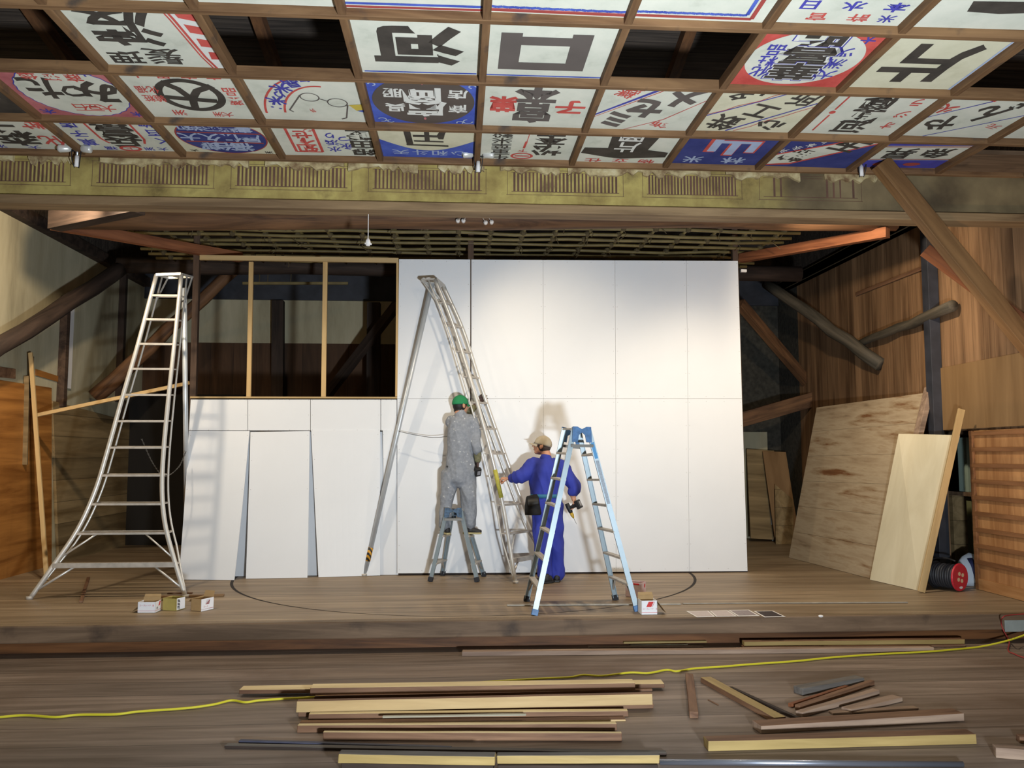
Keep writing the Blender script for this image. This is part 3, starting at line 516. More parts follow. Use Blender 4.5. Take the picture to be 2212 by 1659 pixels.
for a, b in pxs:
    x0, x1 = pY(a, 390, YF).x, pY(b, 390, YF).x; h = zf1 - zf0; za, zb = zf0 + h * .36, zf0 + h * .84
    last = a == 1640
    for z in (zf0 + h * .27, zf0 + h * .9): strip(x0 - .01, x1 + .01, z - .002, z + .002)
    for x in (x0, x1): strip(x - .002, x + .002, zf0 + h * .27, zf0 + h * .9)
    xi0, xi1 = x0 + .05, x1 - .05; strip(xi0 - .01, xi1 + .01, za - .006, za); strip(xi0 - .01, xi1 + .01, zb, zb + .004)
    n = 28 if not last else 14
    for i in range(n):
        xx = xi0 + (xi1 - xi0) * (i + .5) / n; ww = random.uniform(.007, .011)
        if last and random.random() < .4: continue
        strip(xx - ww, xx + ww, za, zb)
struct(mb.build('proscenium_frieze', [M_ochre, M_ochre_old, M_slat], origin=(0, YF, 4.2)))
struct(MB().box((-6.6, YF - 0.05, zf0 - 0.085), (6.6, YF + 0.18, zf0)).build('frieze_lip', wood('lip_wood', srgb(104, 82, 58), srgb(152, 126, 92), 'X', .7, 8, 12), bevel=0.01))
struct(MB().box((-6.6, YF - 0.03, zf1), (6.6, YF + 0.2, ZC + 0.2)).build('frieze_head_beam', M_beam))
# broken plaster along the top of the frieze
random.seed(3); mb = MB(); x = -5.2
while x < 4.6:
    L = random.uniform(.25, .8); n = 14; top = zf1 + 0.005; pts = [(x + L * i / n, YF - 0.035, top - random.uniform(0.035, 0.11)) for i in range(n + 1)]
    up = [(x + L * i / n, YF - 0.03, top - random.uniform(-.012, .012)) for i in range(n, -1, -1)]
    mb.prism(pts + up, (0, 0.04, 0)); x += L + random.uniform(-.02, .25)
struct(mb.build('frieze_broken_plaster', M_flake))

# ================================================================== THE NEW PARTITION
def board_sheet(name, cs, label, cat, group, thick=0.009, screws=(), mat=M_white, bulge=0.0):
    """Sheet with corners cs = bottom-left, bottom-right, top-right, top-left (front face); screws = (u, v) spots."""
    a, b, c, d = [V(p) for p in cs]; mb = MB(); n = 8; m = 10
    nr = (b - a).cross(d - a).normalized()          # towards the viewer
    g = []
    for j in range(n + 1):
        for i in range(m + 1):
            u, v = i / m, j / n; p = a.lerp(b, u).lerp(d.lerp(c, u), v) + nr * bulge * math.sin(math.pi * v)
            g.append(p)
    k = len(g); mb.v = g + [p - nr * thick for p in g]; W = m + 1
    for j in range(n):
        for i in range(m):
            q = (j * W + i, j * W + i + 1, (j + 1) * W + i + 1, (j + 1) * W + i); mb.f += [q, tuple(x + k for x in reversed(q))]
    rim = [i for i in range(W)] + [j * W + m for j in range(1, n + 1)] + [n * W + i for i in range(m - 1, -1, -1)] + [j * W for j in range(n - 1, 0, -1)]
    for i in range(len(rim)):
        p, q = rim[i], rim[(i + 1) % len(rim)]; mb.f.append((p, p + k, q + k, q))
    mb.mi = [0] * len(mb.f)
    for u, v in screws:
        p = a.lerp(b, u).lerp(d.lerp(c, u), v) + nr * (bulge * math.sin(math.pi * v) + .0012); ex = (b - a).normalized() * .0028; ey = (d - a).normalized() * .0028
        mb.quad(p - ex - ey, p + ex - ey, p + ex + ey, p - ex + ey, 1)
    return tag(mb.build(name, [mat, M_screw]), label, cat, group)
def flat_sheet(px, label, screws=True):
    """px = left, right, top, bottom in pixels on the partition face."""
    l, r, t, b = px; q = [pY(*p, YW) for p in (b[0], b[1], t[1], t[0])]
    hgt = (q[3] - q[0]).length
    sc = [(u, v) for u in (.025, .975) for v in [i / max(2, round(hgt / .3)) * .96 + .02 for i in range(max(2, round(hgt / .3)) + 1)]] + [(i / 3, v) for i in (1, 2) for v in (.015, .985)]
    return board_sheet('wall_board', q, label, 'wall board', 'white boards on the new partition', screws=sc if screws else ())
G = 0.22  # half joint in pixels
XT = [862, 1017, 1173, 1328.5, 1482.5, 1594]; XM = [858, 1017, 1174, 1330, 1486, 1603]; XBt = [858, 1017, 1174, 1331, 1489, 1615]
TOPY = lambda x: 560 + (x - 862) * .005; MIDY = lambda x: 861.5; BOTY = lambda x: 1238.5 - (x - 860) * .0065
names = ['between the open frame and the dark joint', 'right of the dark joint', 'second right of the dark joint', 'third right of the dark joint', 'at the right end of the partition']
for i in range(5):
    g0 = 1.2 if i == 1 else G; g1 = 1.2 if i == 0 else G
    a, b = XT[i] + g0, XT[i + 1] - g1; c, d = XM[i] + g0, XM[i + 1] - g1
    flat_sheet((0, 0, ((a, TOPY(a)), (b, TOPY(b))), ((c, MIDY(c) - G), (d, MIDY(d) - G))), 'upper white wall board ' + names[i])
    e, f = XBt[i] + G, XBt[i + 1] - G
    flat_sheet((0, 0, ((c, MIDY(c) + G), (d, MIDY(d) + G)), ((e, BOTY(e)), (f, BOTY(f)))), 'lower white wall board ' + names[i].replace('between the open frame and the dark joint', 'behind the worker in the green cap'))
for i, (a, b) in enumerate(((412, 535), (536, 670), (671, 822), (823, 857))):
    flat_sheet((0, 0, ((a, 863), (b, 863)), ((a - 4 * (i == 0), 930), (b, 930))), 'short white wall board under the open frame, ' + ['at its left end', 'second from its left end', 'third from its left end', 'narrow piece at its right end'][i])
def foot(x, y): return pZ(x, y, ST + 0.004)
for (tl, tr, bl, br), lab in ((((408, 931), (539, 931), (386, 1252), (506, 1253)), 'at the far left edge of the partition'), (((541, 933), (669, 931), (531, 1250), (664, 1248)), 'between the two left wedge gaps'), (((672, 930), (821, 929), (688, 1247), (821, 1243)), 'between the middle and right wedge gaps'), (((827, 929), (857, 929), (834, 1241.5), (858, 1240)), 'narrow strip beside the tripod pole')):
    cs = [foot(*bl), foot(*br), pY(*tr, YW - 0.006), pY(*tl, YW - 0.006)]
    board_sheet('wall_board', cs, 'loose white wall board kicked out at the foot, ' + lab, 'wall board', 'loose boards hanging from the partition', screws=[(u, v) for u in (.03, .97) for v in (.6, .8, .97)], bulge=-0.015)
# backing boards in the gaps
board_sheet('backing_board', [V((-3.35, YW + .05, ST + .004)), V((-.62, YW + .05, ST + .004)), V((-.62, YW + .05, pY(800, 932, YW).z)), V((-3.28, YW + .05, pY(800, 932, YW).z))], 'white backing board behind the loose boards, seen through the wedge gaps', 'backing board', None)
# open frame of new lumber
fr = thing('stud_frame', 'open frame of new lumber studs with three dark bays', 'stud frame', pY(640, 860, YW + .02))
def fbar(nm, p, q, w_, h_, m, up=(0, 0, 1)):
    mb = MB(); mb.beam(p, q, w_, h_, up); return mb.build(nm, m, parent=fr, bevel=.003)
fbar('top_rail', pY(432, 556.5, YW + .01), pY(861, 563, YW + .01), .045, .062, M_new)
fbar('bottom_rail', pY(412, 858.5, YW + .03), pY(860, 859.5, YW + .03), .06, .022, M_new)
for xt, xb, wx in ((543, 537.5, .055), (703, 699, .058), (859, 856.5, .03)):
    fbar('stud', pY(xb, 857, YW + .03), pY(xt, 566, YW + .03), .04 if wx > .05 else .06, wx, M_newz, (1, 0, 0))
# dark posts of the old house carrying the partition
for xt, yt, xb, ww in ((428, 478, 414, .075), (1017, 482, 1017, .075), (1585, 495, 1600, .075)):
    p = pY(xt, yt, YW + .075); q = pY(xb, 1000, YW + .075); q2 = p + (q - p) * ((p.z - ST) / (p.z - q.z))
    mb = MB(); mb.beam(q2, p, ww, ww, (0, 1, 0)); struct(mb.build('partition_post', M_darkz, bevel=.004))
mb = MB(); mb.beam(pY(1600, 585, YW + .05), pY(1612, 585.5, YW + .05), .04, .035); tag(mb.build('batten_end', M_paper), 'short pale batten end sticking out right of the partition top', 'batten')
# dark strip stands for the shadow gap under the white boards
mb = MB(); mb.box((-.72, YW + .012, ST), (pY(1615, 1200, YW).x, YW + .06, ST + .09)); tag(mb.build('shadow_gap_strip', M_dark), 'dark strip for the shadow gap along the foot of the white partition', 'shadow strip')

# ================================================================== ROOF TIMBERS AND LATTICE OVER THE STAGE
def tlog(name, a, Ya, b, Yb, r0, r1, mat, label, wob=.02):
    return tag(log(name, pY(*a, Ya), pY(*b, Yb), r0, r1, mat, wob=wob), label, 'log beam')
def tbar(name, a, Ya, b, Yb, w_, h_, mat, label, cat='timber beam', up=(0, 0, 1)):
    return tag(bar(name, pY(*a, Ya), pY(*b, Yb), w_, h_, mat, up), label, cat)
tlog('log_beam', (118, 468), 9.3, (1935, 472), 9.3, .14, .13, M_log, 'long thick log beam crossing the stage under the frieze')
tbar('tie_beam', (112, 484), 9.25, (520, 556), 11.0, .1, .12, M_red, 'reddish tie beam slanting back from the upper left corner of the stage')
tbar('tie_beam', (118, 478), 9.2, (300, 440), 8.5, .16, .2, M_dark, 'dark short beam rising from the upper left corner to the frieze')
tbar('tie_beam', (1918, 502), 9.2, (1600, 558), 10.9, .1, .12, M_red, 'reddish tie beam slanting back from the upper right corner of the stage')
tbar('roof_strut', (860, 655), 13.4, (700, 862), 14.3, .12, .14, M_dark, 'dark slanting strut behind the open frame, right bay', 'strut')
tbar('rear_post', (601, 650), 14.75, (599, 1166), 14.75, .2, .16, M_dark, 'dark upright post behind the middle bay of the open frame', 'post', (0, 1, 0))
tbar('rear_post', (808, 655), 14.2, (804, 1175), 14.2, .22, .2, M_dark, 'dark thick upright post behind the right bay of the open frame', 'post', (0, 1, 0))
hr = thing('hanging_rail', 'thin pale hanging rail on cords seen through the open frame', 'hanging rail', pY(640, 612, 12.6))
mb = MB(); mb.beam(pY(524, 612, 12.6), pY(752, 612, 12.6), .03, .04); mb.build('rail', M_bamboo, parent=hr, bevel=.004)
for x in (560, 578, 628):
    q = pY(x, 612, 12.6); mb = MB(); mb.tube([q + V((0, 0, 1.55)), q + V((.02, 0, .7)), q + V((0, 0, .02))], .006, 5); mb.build('cord', M_rope, parent=hr)
tlog('log_brace', (512, 576), 12.9, (205, 858), 12.6, .09, .12, M_log, 'log brace slanting behind the left tripod ladder')
tlog('log_brace', (-140, 840), 8.75, (275, 572), 12.4, .1, .11, M_dark, 'long dark log brace rising across the left plaster wall')
for (x, y0, y1, Y), lb in (((143, 640, 880, 11.55), 'dark post against the left plaster wall, above the plywood'), ((268, 592, 870, 13.75), 'dark post at the rear end of the left plaster wall')):
    p = pX(x, y0, XL + .05); tag(bar('wall_post', (p.x, p.y, pX(x, y1, XL + .05).z), (p.x, p.y, p.z), .1, .1, M_darkz if x < 200 else M_dark, (0, 1, 0)), lb, 'post')
p = pX(150, 760, XL + .03); mb = MB(); mb.box((XL, p.y - .08, pX(150, 840, XL).z), (XL + .03, p.y + .1, pX(150, 650, XL).z)); tag(mb.build('wall_batten', M_paper), 'pale upright batten beside the dark post on the left plaster wall', 'batten')
# rails along the side wall tops
for sx, X, lab in ((-1, XL, 'left'), (1, XR, 'right')):
    mb = MB(); mb.beam((X + .02 * -sx, 8.3, ZT + .06), (X + .02 * -sx, 14.8, ZT + .06), .16, .16, rough) if False else mb.beam((X - .04 * sx, 8.3, ZT + .06), (X - .04 * sx, 14.8, ZT + .06), .16, .16)
    struct(mb.build('wall_plate_' + lab, M_dark, bevel=.01))
# right wing
p = pX(2016, 700, XR - .05); tag(bar('wall_post', (XR - .07, p.y, ST), (XR - .07, p.y, ZT), .13, .14, M_black, (0, 1, 0)), 'blackened upright post on the right cedar wall', 'post')
M_greylog = wood('grey_log', srgb(56, 52, 44), srgb(96, 88, 76), 'X', .75, 10, 12)
tlog('log_brace', (1655, 612), 13.2, (1902, 788), 11.15, .085, .095, M_greylog, 'grey log brace coming down across the right cedar wall')
tag(log('log_brace', pX(1846, 745, XR - .1), pX(2060, 662, XR - .1), .05, .07, M_greylog), 'short grey log rising to the right from the grey brace', 'log beam')
tbar('roof_strut', (1598, 655), 13.0, (1758, 842), 13.9, .12, .16, M_log, 'brown strut slanting down beside the right end of the white partition', 'strut')
tbar('gallery_beam', (1596, 908), 13.6, (1757, 862), 13.6, .18, .24, M_log, 'dark gallery beam low at the back right of the stage')
tag(bar('rail', pX(1850, 636, XR - .02), pX(2012, 572, XR - .02), .03, .05, M_old), 'thin rail nailed slanting on the right cedar wall', 'rail')
# bracing in front of the frieze, right
bA = pY(1902, 352, 7.55); bB = pY(2290, 830, 7.45); bB = bA + (bB - bA) * ((6.6 - bA.x) / (bB.x - bA.x))
M_brace = wood('brace_wood', srgb(96, 68, 40), srgb(142, 106, 68), 'X', .65, 8, 14)
tag(bar('brace', bA, bB, .12, .16, M_brace, (1, 0, 1)), 'heavy brown brace slanting down in front of the frieze at the right', 'brace')
tag(bar('brace', pY(1998, 540, 8.3), pY(2330, 784, 7.86), .1, .11, M_red, (1, 0, 1)), 'reddish brace behind the heavy brown one, glowing at the right edge', 'brace')
# bamboo lattice
lat = thing('bamboo_lattice', 'smoke-brown bamboo lattice hung above the stage and tied with straw rope', 'bamboo lattice', (0, 10.6, 4.46))
ZL = 4.49; random.seed(11)
for i in range(9):
    y = 9.55 + i * .27; pts = [(x, y + random.uniform(-.02, .02), ZL + random.uniform(-.015, .015)) for x in [-4.2 + .7 * k for k in range(13)]]
    MB().tube(pts, .022, 7).build('bamboo_pole', M_bamboo, parent=lat, smooth=True)
for i in range(21):
    x = -4.0 + i * .4 + random.uniform(-.03, .03)
    MB().tube([(x, 9.4, ZL + .035), (x + random.uniform(-.03, .03), 10.6, ZL + .035), (x, 12.0, ZL + .035)], .018, 6).build('cross_pole', M_bamboo, parent=lat, smooth=True)

for i in range(21):
    for j in range(9):
        x, y = -4.0 + i * .4, 9.55 + j * .27; mb.ell((x, y, ZL + .012), .045, .035, .036, nu=6, nv=4)
        if random.random() < .35: mb.tube([(x, y, ZL), (x + random.uniform(-.05, .05), y, ZL - .06), (x + random.uniform(-.06, .06), y, ZL - random.uniform(.07, .14))], .005, 4)
o = mb.build('rope_bindings', M_rope, parent=lat); o['kind'] = 'stuff'
for y, lb in ((12.2, 'at the rear of the bamboo lattice'),):
    tag(log('log_beam', (-4.9, y, 4.38 if y < 11 else 4.5), (5.2, y, 4.38 if y < 11 else 4.5), .07 if y < 11 else .12, .07 if y < 11 else .12, M_dark), 'dark log beam ' + lb, 'log beam')
# hanging lamp pull, insulators, clamp lamps
mb = MB(); t = pY(796, 452, 7.95); b = pY(797, 515, 7.95); b.x = t.x; t.z = zf0 - .084
pl = thing('lamp_socket', 'white lamp socket hanging on a cord under the frieze', 'lamp socket', b)
MB().tube([t, b], .004, 5).build('cord', M_paper, parent=pl)
MB().tube([b, b - V((0, 0, .02)), b - V((0, 0, .045)), b - V((0, 0, .075))], [.01, .022, .026, .018], 10).build('socket', M_paper, parent=pl, smooth=True)
MB().tube([b - V((.03, 0, .05)), b - V((-.035, 0, .055))], .009, 6).build('switch', M_paper, parent=pl)
for x, lb in ((863, 'leftmost'), (900, 'second'), (1043, 'third'), (1080, 'rightmost')):
    x_ = 700 + x / 2.989 if x > 1100 else x
for px, py, wx, wy, lb in ((989, 477, 1001, 466, 'first from the left'), (1001, 477, 1013, 464, 'second from the left'), (1049, 481, 1037, 465, 'third from the left'), (1062, 480, 1050, 466, 'fourth from the left')):
    c = pY(px, py, 9.15); e = pY(wx, wy, 8.6)
    r = thing('insulator', 'small white porcelain insulator on the log beam, ' + lb, 'insulator', c, 'insulators on the log beam')
    MB().tube([c + V((0, .03, 0)), c + V((0, .015, 0)), c, c - V((0, .02, 0))], [.012, .024, .018, .024], 10).build('knob', M_paper, parent=r, smooth=True)
    MB().tube([c, c.lerp(e, .5) + V((0, 0, .01)), e], .003, 5).build('wire', M_paper, parent=r)
for i, (px, py, lb) in enumerate(((167, 326, 'left'), (1033, 338, 'middle'), (1860, 348, 'right'))):
    c = pY(px, py, 7.68); r = thing('clamp_lamp', 'twin-headed clamp lamp under the %s part of the ceiling edge' % lb, 'lamp', c)
    MB().tube([c + V((0, 0, .08)), c, c - V((0, 0, .06))], .014, 8).build('bracket', M_steel, parent=r, smooth=True)
    MB().tube([c - V((.06, 0, .0)), c + V((.06, 0, 0))], .008, 6).build('crossbar', M_black_p, parent=r)
    for s in (-1, 1):
        a = c + V((s * .045, -.02, .01)); MB().tube([a, a + V((s * .02, -.01, 0)), a + V((s * .09, -.03, -.01)), a + V((s * .1, -.03, -.01))], [.02, .034, .036, .03], 12).build('lamp_head', plain('lamp_grey', srgb(206, 206, 202), .35, .3), parent=r, smooth=True)
        MB().tube([a, a + V((-s * .01, 0, -.1)), c + V((s * .02, 0, -.16)), c - V((0, 0, .12))], .005, 5).build('cable', M_black_p, parent=r)
    MB().tube([c - V((0, .0, .05)), c - V((0, .0, .15))], .02, 10).build('plug', M_paper, parent=r, smooth=True)
# hanging straw bits


# ================================================================== LADDERS
def curve(pts, n=40):
    """Smooth path through points (Catmull-Rom)."""
    P = [V(p) for p in pts]; P = [P[0] * 2 - P[1]] + P + [P[-1] * 2 - P[-2]]; out = []
    seg = len(P) - 3; per = max(2, n // seg)
    for i in range(seg):
        a, b, c, d = P[i:i + 4]
        for k in range(per):
            t = k / per; out.append(0.5 * ((2 * b) + (c - a) * t + (2 * a - 5 * b + 4 * c - d) * t * t + (3 * b - a - 3 * c + d) * t ** 3))
    return out + [P[-2]]
def at_z(path, z):
    for a, b in zip(path[:-1], path[1:]):
        if (a.z - z) * (b.z - z) <= 0 and abs(a.z - b.z) > 1e-6: return a.lerp(b, (z - a.z) / (b.z - a.z))
    return path[-1]
M_pole = plain('pole_alu', srgb(196, 202, 208), .4, .4, var=.06, scale=8)
def orchard_ladder(label, L, R, back, rungs, pole_foot, pole_top, chain, wide_foot=True, extra=True):
    """L, R = front rails from foot to top; back = offset to the thin rear rails; rungs = heights."""
    root = thing('tripod_ladder', label, 'tripod ladder', (L[0] + R[0]) / 2)
    L, R = curve(L), curve(R); bk = V(back)
    ztop = min(L[-1].z, R[-1].z); Ls = L; Rs = R
    for pth in (L, R):
        MB().tube(pth, .024, 10).build('rail', M_alu, parent=root, smooth=True)
        e = pth[0]; MB().tube([e + V((0, 0, .03)), e - V((0, 0, .0))], .034, 10).build('foot', M_alud, parent=root, smooth=True)
        p2 = [p + bk * min(1, .12 + 1.0 * (p.z - pth[0].z) / .6) for p in pth]
        MB().tube(p2, .011, 6).build('rear_rail', M_alu, parent=root, smooth=True)
    for i, z in enumerate(rungs):
        a, b = at_z(L, z), at_z(R, z); f = min(1, .12 + (z - L[0].z) / .6); off = bk * f
        mb = MB()
        if i == 0: mb.beam(a + (b - a) * .0, b, .05, .05)
        else: mb.beam(a, b, .032, .022)
        mb.tube([a + off, b + off], .009, 6); mb.tube([a, a + off], .008, 5); mb.tube([b, b + off], .008, 5)
        mb.build('rung', M_alud, parent=root)
    z0, z1 = rungs[0], rungs[1]
    for pth, oth in ((L, R), (R, L)):
        a, b = at_z(pth, z0), at_z(oth, z0); f = pth[0].lerp(pth[1], .5) if len(pth) > 1 else pth[0]
        MB().tube([pth[1] + V((0, 0, .01)), a.lerp(b, .19)], .012, 6).build('foot_brace', M_alu, parent=root, smooth=True)
        c, d = at_z(pth, z1), at_z(oth, z1)
        MB().tube([at_z(pth, z0 + .06), c.lerp(d, .24)], .010, 6).build('foot_brace', M_alu, parent=root, smooth=True)
    # top platform
    a, b = L[-1], R[-1]; c, d = a + bk * 2.0, b + bk * 2.0
    mb = MB(); mb.beam(a, b, .05, .03); mb.beam(c, d, .04, .025); mb.beam(a, c, .03, .02); mb.beam(b, d, .03, .02); mb.beam(a.lerp(b, .5), c.lerp(d, .5), .03, .015)
    mb.tube([c, at_z(L, a.z - .3) + bk], .01, 6); mb.tube([d, at_z(R, a.z - .3) + bk], .01, 6)
    mb.build('top_plate', M_alu, parent=root)
    pt, pf = V(pole_top), V(pole_foot)
    MB().tube([pt, pf], .03, 12).build('rear_pole', M_pole, parent=root, smooth=True)
    MB().tube([pf + V((0, 0, .03)), pf], .045, 10).build('pole_foot', M_alud, parent=root, smooth=True)
    mid = [V(p) for p in chain]
    mb = MB(); path = curve(mid, 30)
    for p, q in zip(path[:-1], path[1:]):
        d = (q - p); s = d.cross(V((0, 0, 1))).normalized() * .008
        mb.tube([p + s, q + s * -.2], .0035, 4); mb.tube([p - s, q + s * .2], .0035, 4)
    mb.build('chain', M_chain, parent=root)
    return root
# left tripod ladder, seen from its front
def lad(px, py, f):    # depth leans back with height
    Y = f; return pY(px, py, Y)
lz = lambda y: 9.12 + (1287 - y) / 690 * .55
Lp = [(64, 1286), (110, 1229), (167, 1145), (205, 1062), (231, 978), (264, 860), (299, 741), (338, 594)]
Rp = [(401, 1287), (377, 1212), (357, 1135), (350, 1062), (353, 978), (364, 860), (377, 741), (392, 592)]
L = [lad(x, y, lz(y)) for x, y in Lp]; Rr = [lad(x, y, lz(y)) for x, y in Rp]
L[0].z = ST + .002; Rr[0].z = ST + .002
ry = [1220, 1152, 1089, 1027, 967, 910, 853, 797, 743, 690, 638]
rz = [pY(320, y, lz(y)).z for y in ry]
orchard_ladder('tall silver tripod ladder standing at the left in front of the dark wing', L, Rr, (.02, .13, .01), rz, pY(404, 1229, 11.0) * 1.0, pY(398, 622, lz(600) + .15), [pY(306, 948, 9.5), pY(330, 1000, 9.7), pY(355, 1029, 9.9), pY(385, 1010, 10.1), pY(402, 975, 10.35)])
# middle tripod ladder, seen nearly edge on
tL = [pZ(1114, 1260, ST), pY(1085, 1085, 10.08), pY(1050, 940, 10.12), pY(1010, 800, 10.16), pY(978, 700, 10.2), pY(940, 603, 10.22)]
tR = [pZ(1196, 1243, ST), pY(1135, 1100, 10.42), pY(1083, 960, 10.4), pY(1041, 840, 10.38), pY(1001, 715, 10.36), pY(958, 618, 10.34)]
mz = [pY(1100, y, 10.2).z for y in (1205, 1150, 1090, 1035, 980, 926, 870, 815, 760, 705, 655)]
orchard_ladder('tall silver tripod ladder seen edge-on, leaning its pole before the white partition', tL, tR, (-.085, .02, 0), mz, pZ(787, 1244, ST), pY(934, 610, 10.32), [pY(862, 932, 10.35), pY(900, 940, 10.34), pY(945, 945, 10.3), pY(1000, 935, 10.25), pY(1036, 918, 10.15)])
mid_l = [o for o in COL.objects if o.name.startswith('tripod_ladder')][-1]
pf, pt = pZ(787, 1244, ST), pY(934, 610, 10.32); pn = (pt - pf).normalized()
Mhz, nt, bb = newmat('hazard_tape'); bb.inputs['Roughness'].default_value = .5
tc = N(nt, 'ShaderNodeTexCoord'); wv = N(nt, 'ShaderNodeTexWave'); wv.bands_direction = 'DIAGONAL'; wv.inputs['Scale'].default_value = 9; nt.links.new(tc.outputs['Object'], wv.inputs['Vector'])
rr = N(nt, 'ShaderNodeValToRGB'); rr.color_ramp.interpolation = 'CONSTANT'; rr.color_ramp.elements[0].color = c4(srgb(40, 36, 30)); rr.color_ramp.elements[1].position = .5; rr.color_ramp.elements[1].color = c4(srgb(206, 150, 40))
nt.links.new(wv.outputs['Color'], rr.inputs['Fac']); nt.links.new(rr.outputs['Color'], bb.inputs['Base Color'])
MB().tube([pf + pn * .19, pf + pn * .36], .0315, 12).build('hazard_tape', Mhz, parent=mid_l, smooth=True)
tLc = curve(tL); a_, b_ = at_z(tLc, pY(1066, 1015, 10.1).z), at_z(tLc, pY(1080, 1075, 10.1).z)
MB().tube([a_, b_], .0265, 12).build('yellow_label', plain('label_yellow', srgb(176, 170, 70), .6, var=.2, scale=30), parent=mid_l, smooth=True)
M_barm2 = plain('grey_steel_bar', srgb(120, 118, 114), .55, .4)
def stepladder(label, feet, tops, nstep, rail_w, cap_h, first, capmat, strap=True):
    """feet / tops: front-left, back-left, front-right, back-right (front = nearer the viewer)."""
    fl, bl, fr_, br = [V(p) for p in feet]; tfl, tbl, tfr, tbr = [V(p) for p in tops]
    root = thing('stepladder', label, 'stepladder', (fl + bl + fr_ + br) / 4)
    wd = (bl - fl).normalized()
    for f, t in ((fl, tfl), (bl, tbl), (fr_, tfr), (br, tbr)):
        mb = MB(); d = (t - f).normalized(); side = 1 if f in (fl, fr_) else -1
        other = wd
        # channel section: web plus two flanges
        out = d.cross(wd).normalized()
        mb.beam(f + d * .03, t, rail_w, .006, wd); 
        for s in (-1, 1):
            o_ = out * (rail_w / 2 - .003) * s + wd * .012 * side
            mb.beam(f + d * .03 + o_, t + o_, .006, .026, wd)
        rl = mb.build('rail', M_alub, parent=root)
        mb = MB(); mb.beam(f, f + d * .055, rail_w + .012, .045, wd); mb.build('foot', capmat if (capmat is M_bluecap and side > 0) else M_rubber, parent=root, bevel=.004)
    for f, b, t, tb, sgn in ((fl, bl, tfl, tbl, -1), (fr_, br, tfr, tbr, 1)):
        for i in range(nstep):
            k = first + (1 - first) * i / nstep
            a, c = f.lerp(t, k), b.lerp(tb, k); h = V((0, 0, 1))
            mb = MB(); mb.beam(a, c, .06, .022); mb.build('step', M_alud, parent=root, bevel=.003)
        # diagonal struts under the lowest step
        a, c = f.lerp(t, first), b.lerp(tb, first)
        for p, q, r in ((f, t, a.lerp(c, .25)), (b, tb, c.lerp(a, .25))):
            mb = MB(); mb.beam(p.lerp(q, first * .45), r, .02, .006); mb.build('strut', M_alud, parent=root)
    # hinge caps: saddle-shaped blue plates over both ends
    for a, b, s in ((tfl, tfr, -1), (tbl, tbr, 1)):
        ax = (b - a); up = V((0, 0, 1)); w0 = ax.length; e = ax.normalized()
        pr = [a - e * rail_w * .6 - up * cap_h, a - e * rail_w * .45 + up * .012, a + e * rail_w * .5 + up * .012, a.lerp(b, .5) - up * .012 + up * .0, b - e * rail_w * .5 + up * .012, b + e * rail_w * .45 + up * .012, b + e * rail_w * .6 - up * cap_h, b - e * rail_w * .55 - up * cap_h, b - e * rail_w * .8 - up * cap_h * .5, a.lerp(b, .5) - up * cap_h * .32, a + e * rail_w * .8 - up * cap_h * .5, a + e * rail_w * .55 - up * cap_h]
        mb = MB(); mb.prism([p + wd * .016 * s for p in pr], wd * .02 * s); mb.build('hinge_cap', capmat, parent=root, bevel=.003)
    mb = MB(); mb.tube([tfl.lerp(tfr, .5) - V((0, 0, .03)), tbl.lerp(tbr, .5) - V((0, 0, .03))], .012, 8); mb.build('hinge_rod', M_alud, parent=root)
    for a, b in ((tfl, tbl), (tfr, tbr)):
        mb = MB(); mb.beam(a - V((0, 0, .01)), b - V((0, 0, .01)), .055, .018); mb.build('top_step', M_alud, parent=root, bevel=.003)
    if strap:
        k = 1 - cap_h * 1.25 / (tfl.z - fl.z)
        for a, b, c, d, s in ((fl, tfl, fr_, tfr, -1), (bl, tbl, br, tbr, 1)):
            mb = MB(); mb.beam(a.lerp(b, k) + wd * .02 * s, c.lerp(d, k) + wd * .02 * s, .006, .028); mb.build('lock_bar', M_barm2, parent=root)
    return root
gz = lambda x, y: pZ(x, y, ST + .002)
bigf = [gz(1154, 1329), gz(1137, 1299), gz(1377, 1320), gz(1330, 1296)]
bigt = [pY(1241, 924, 8.12), pY(1219, 925, 8.46), pY(1271, 925, 8.14), pY(1250, 931, 8.48)]
big = stepladder('blue-capped aluminium stepladder standing at the stage front, right of centre', bigf, bigt, 6, .05, .14, .14, M_bluecap)
wd_ = (bigf[1] - bigf[0]).normalized(); f_, t_ = bigf[2], bigt[2]; ax_ = (t_ - f_).normalized(); o_ = ax_.cross(wd_).normalized()
for k0, k1, m_, nm in ((.83, .92, plain('sticker_blue', srgb(60, 140, 196), .5), 'blue_sticker'), (.58, .82, plain('sticker_pale', srgb(150, 160, 172), .5, var=.25, scale=90), 'caution_sticker')):
    p_, q_ = f_.lerp(t_, k0) - wd_ * .0045, f_.lerp(t_, k1) - wd_ * .0045
    MB().quad(p_ - o_ * .016, p_ + o_ * .016, q_ + o_ * .016, q_ - o_ * .016).build(nm, m_, parent=big)
smf = [gz(929, 1256), gz(956, 1243), gz(1031, 1257), gz(1046, 1245)]
smt = [pY(966, 1099, 10.08), pY(979, 1101, 10.34), pY(994, 1099, 10.08), pY(1004, 1104, 10.34)]
stepladder('small paint-spattered stepladder under the worker in the green cap', smf, smt, 2, .045, .1, .24, plain('worn_blue', srgb(58, 84, 112), .6, var=.5, scale=40))

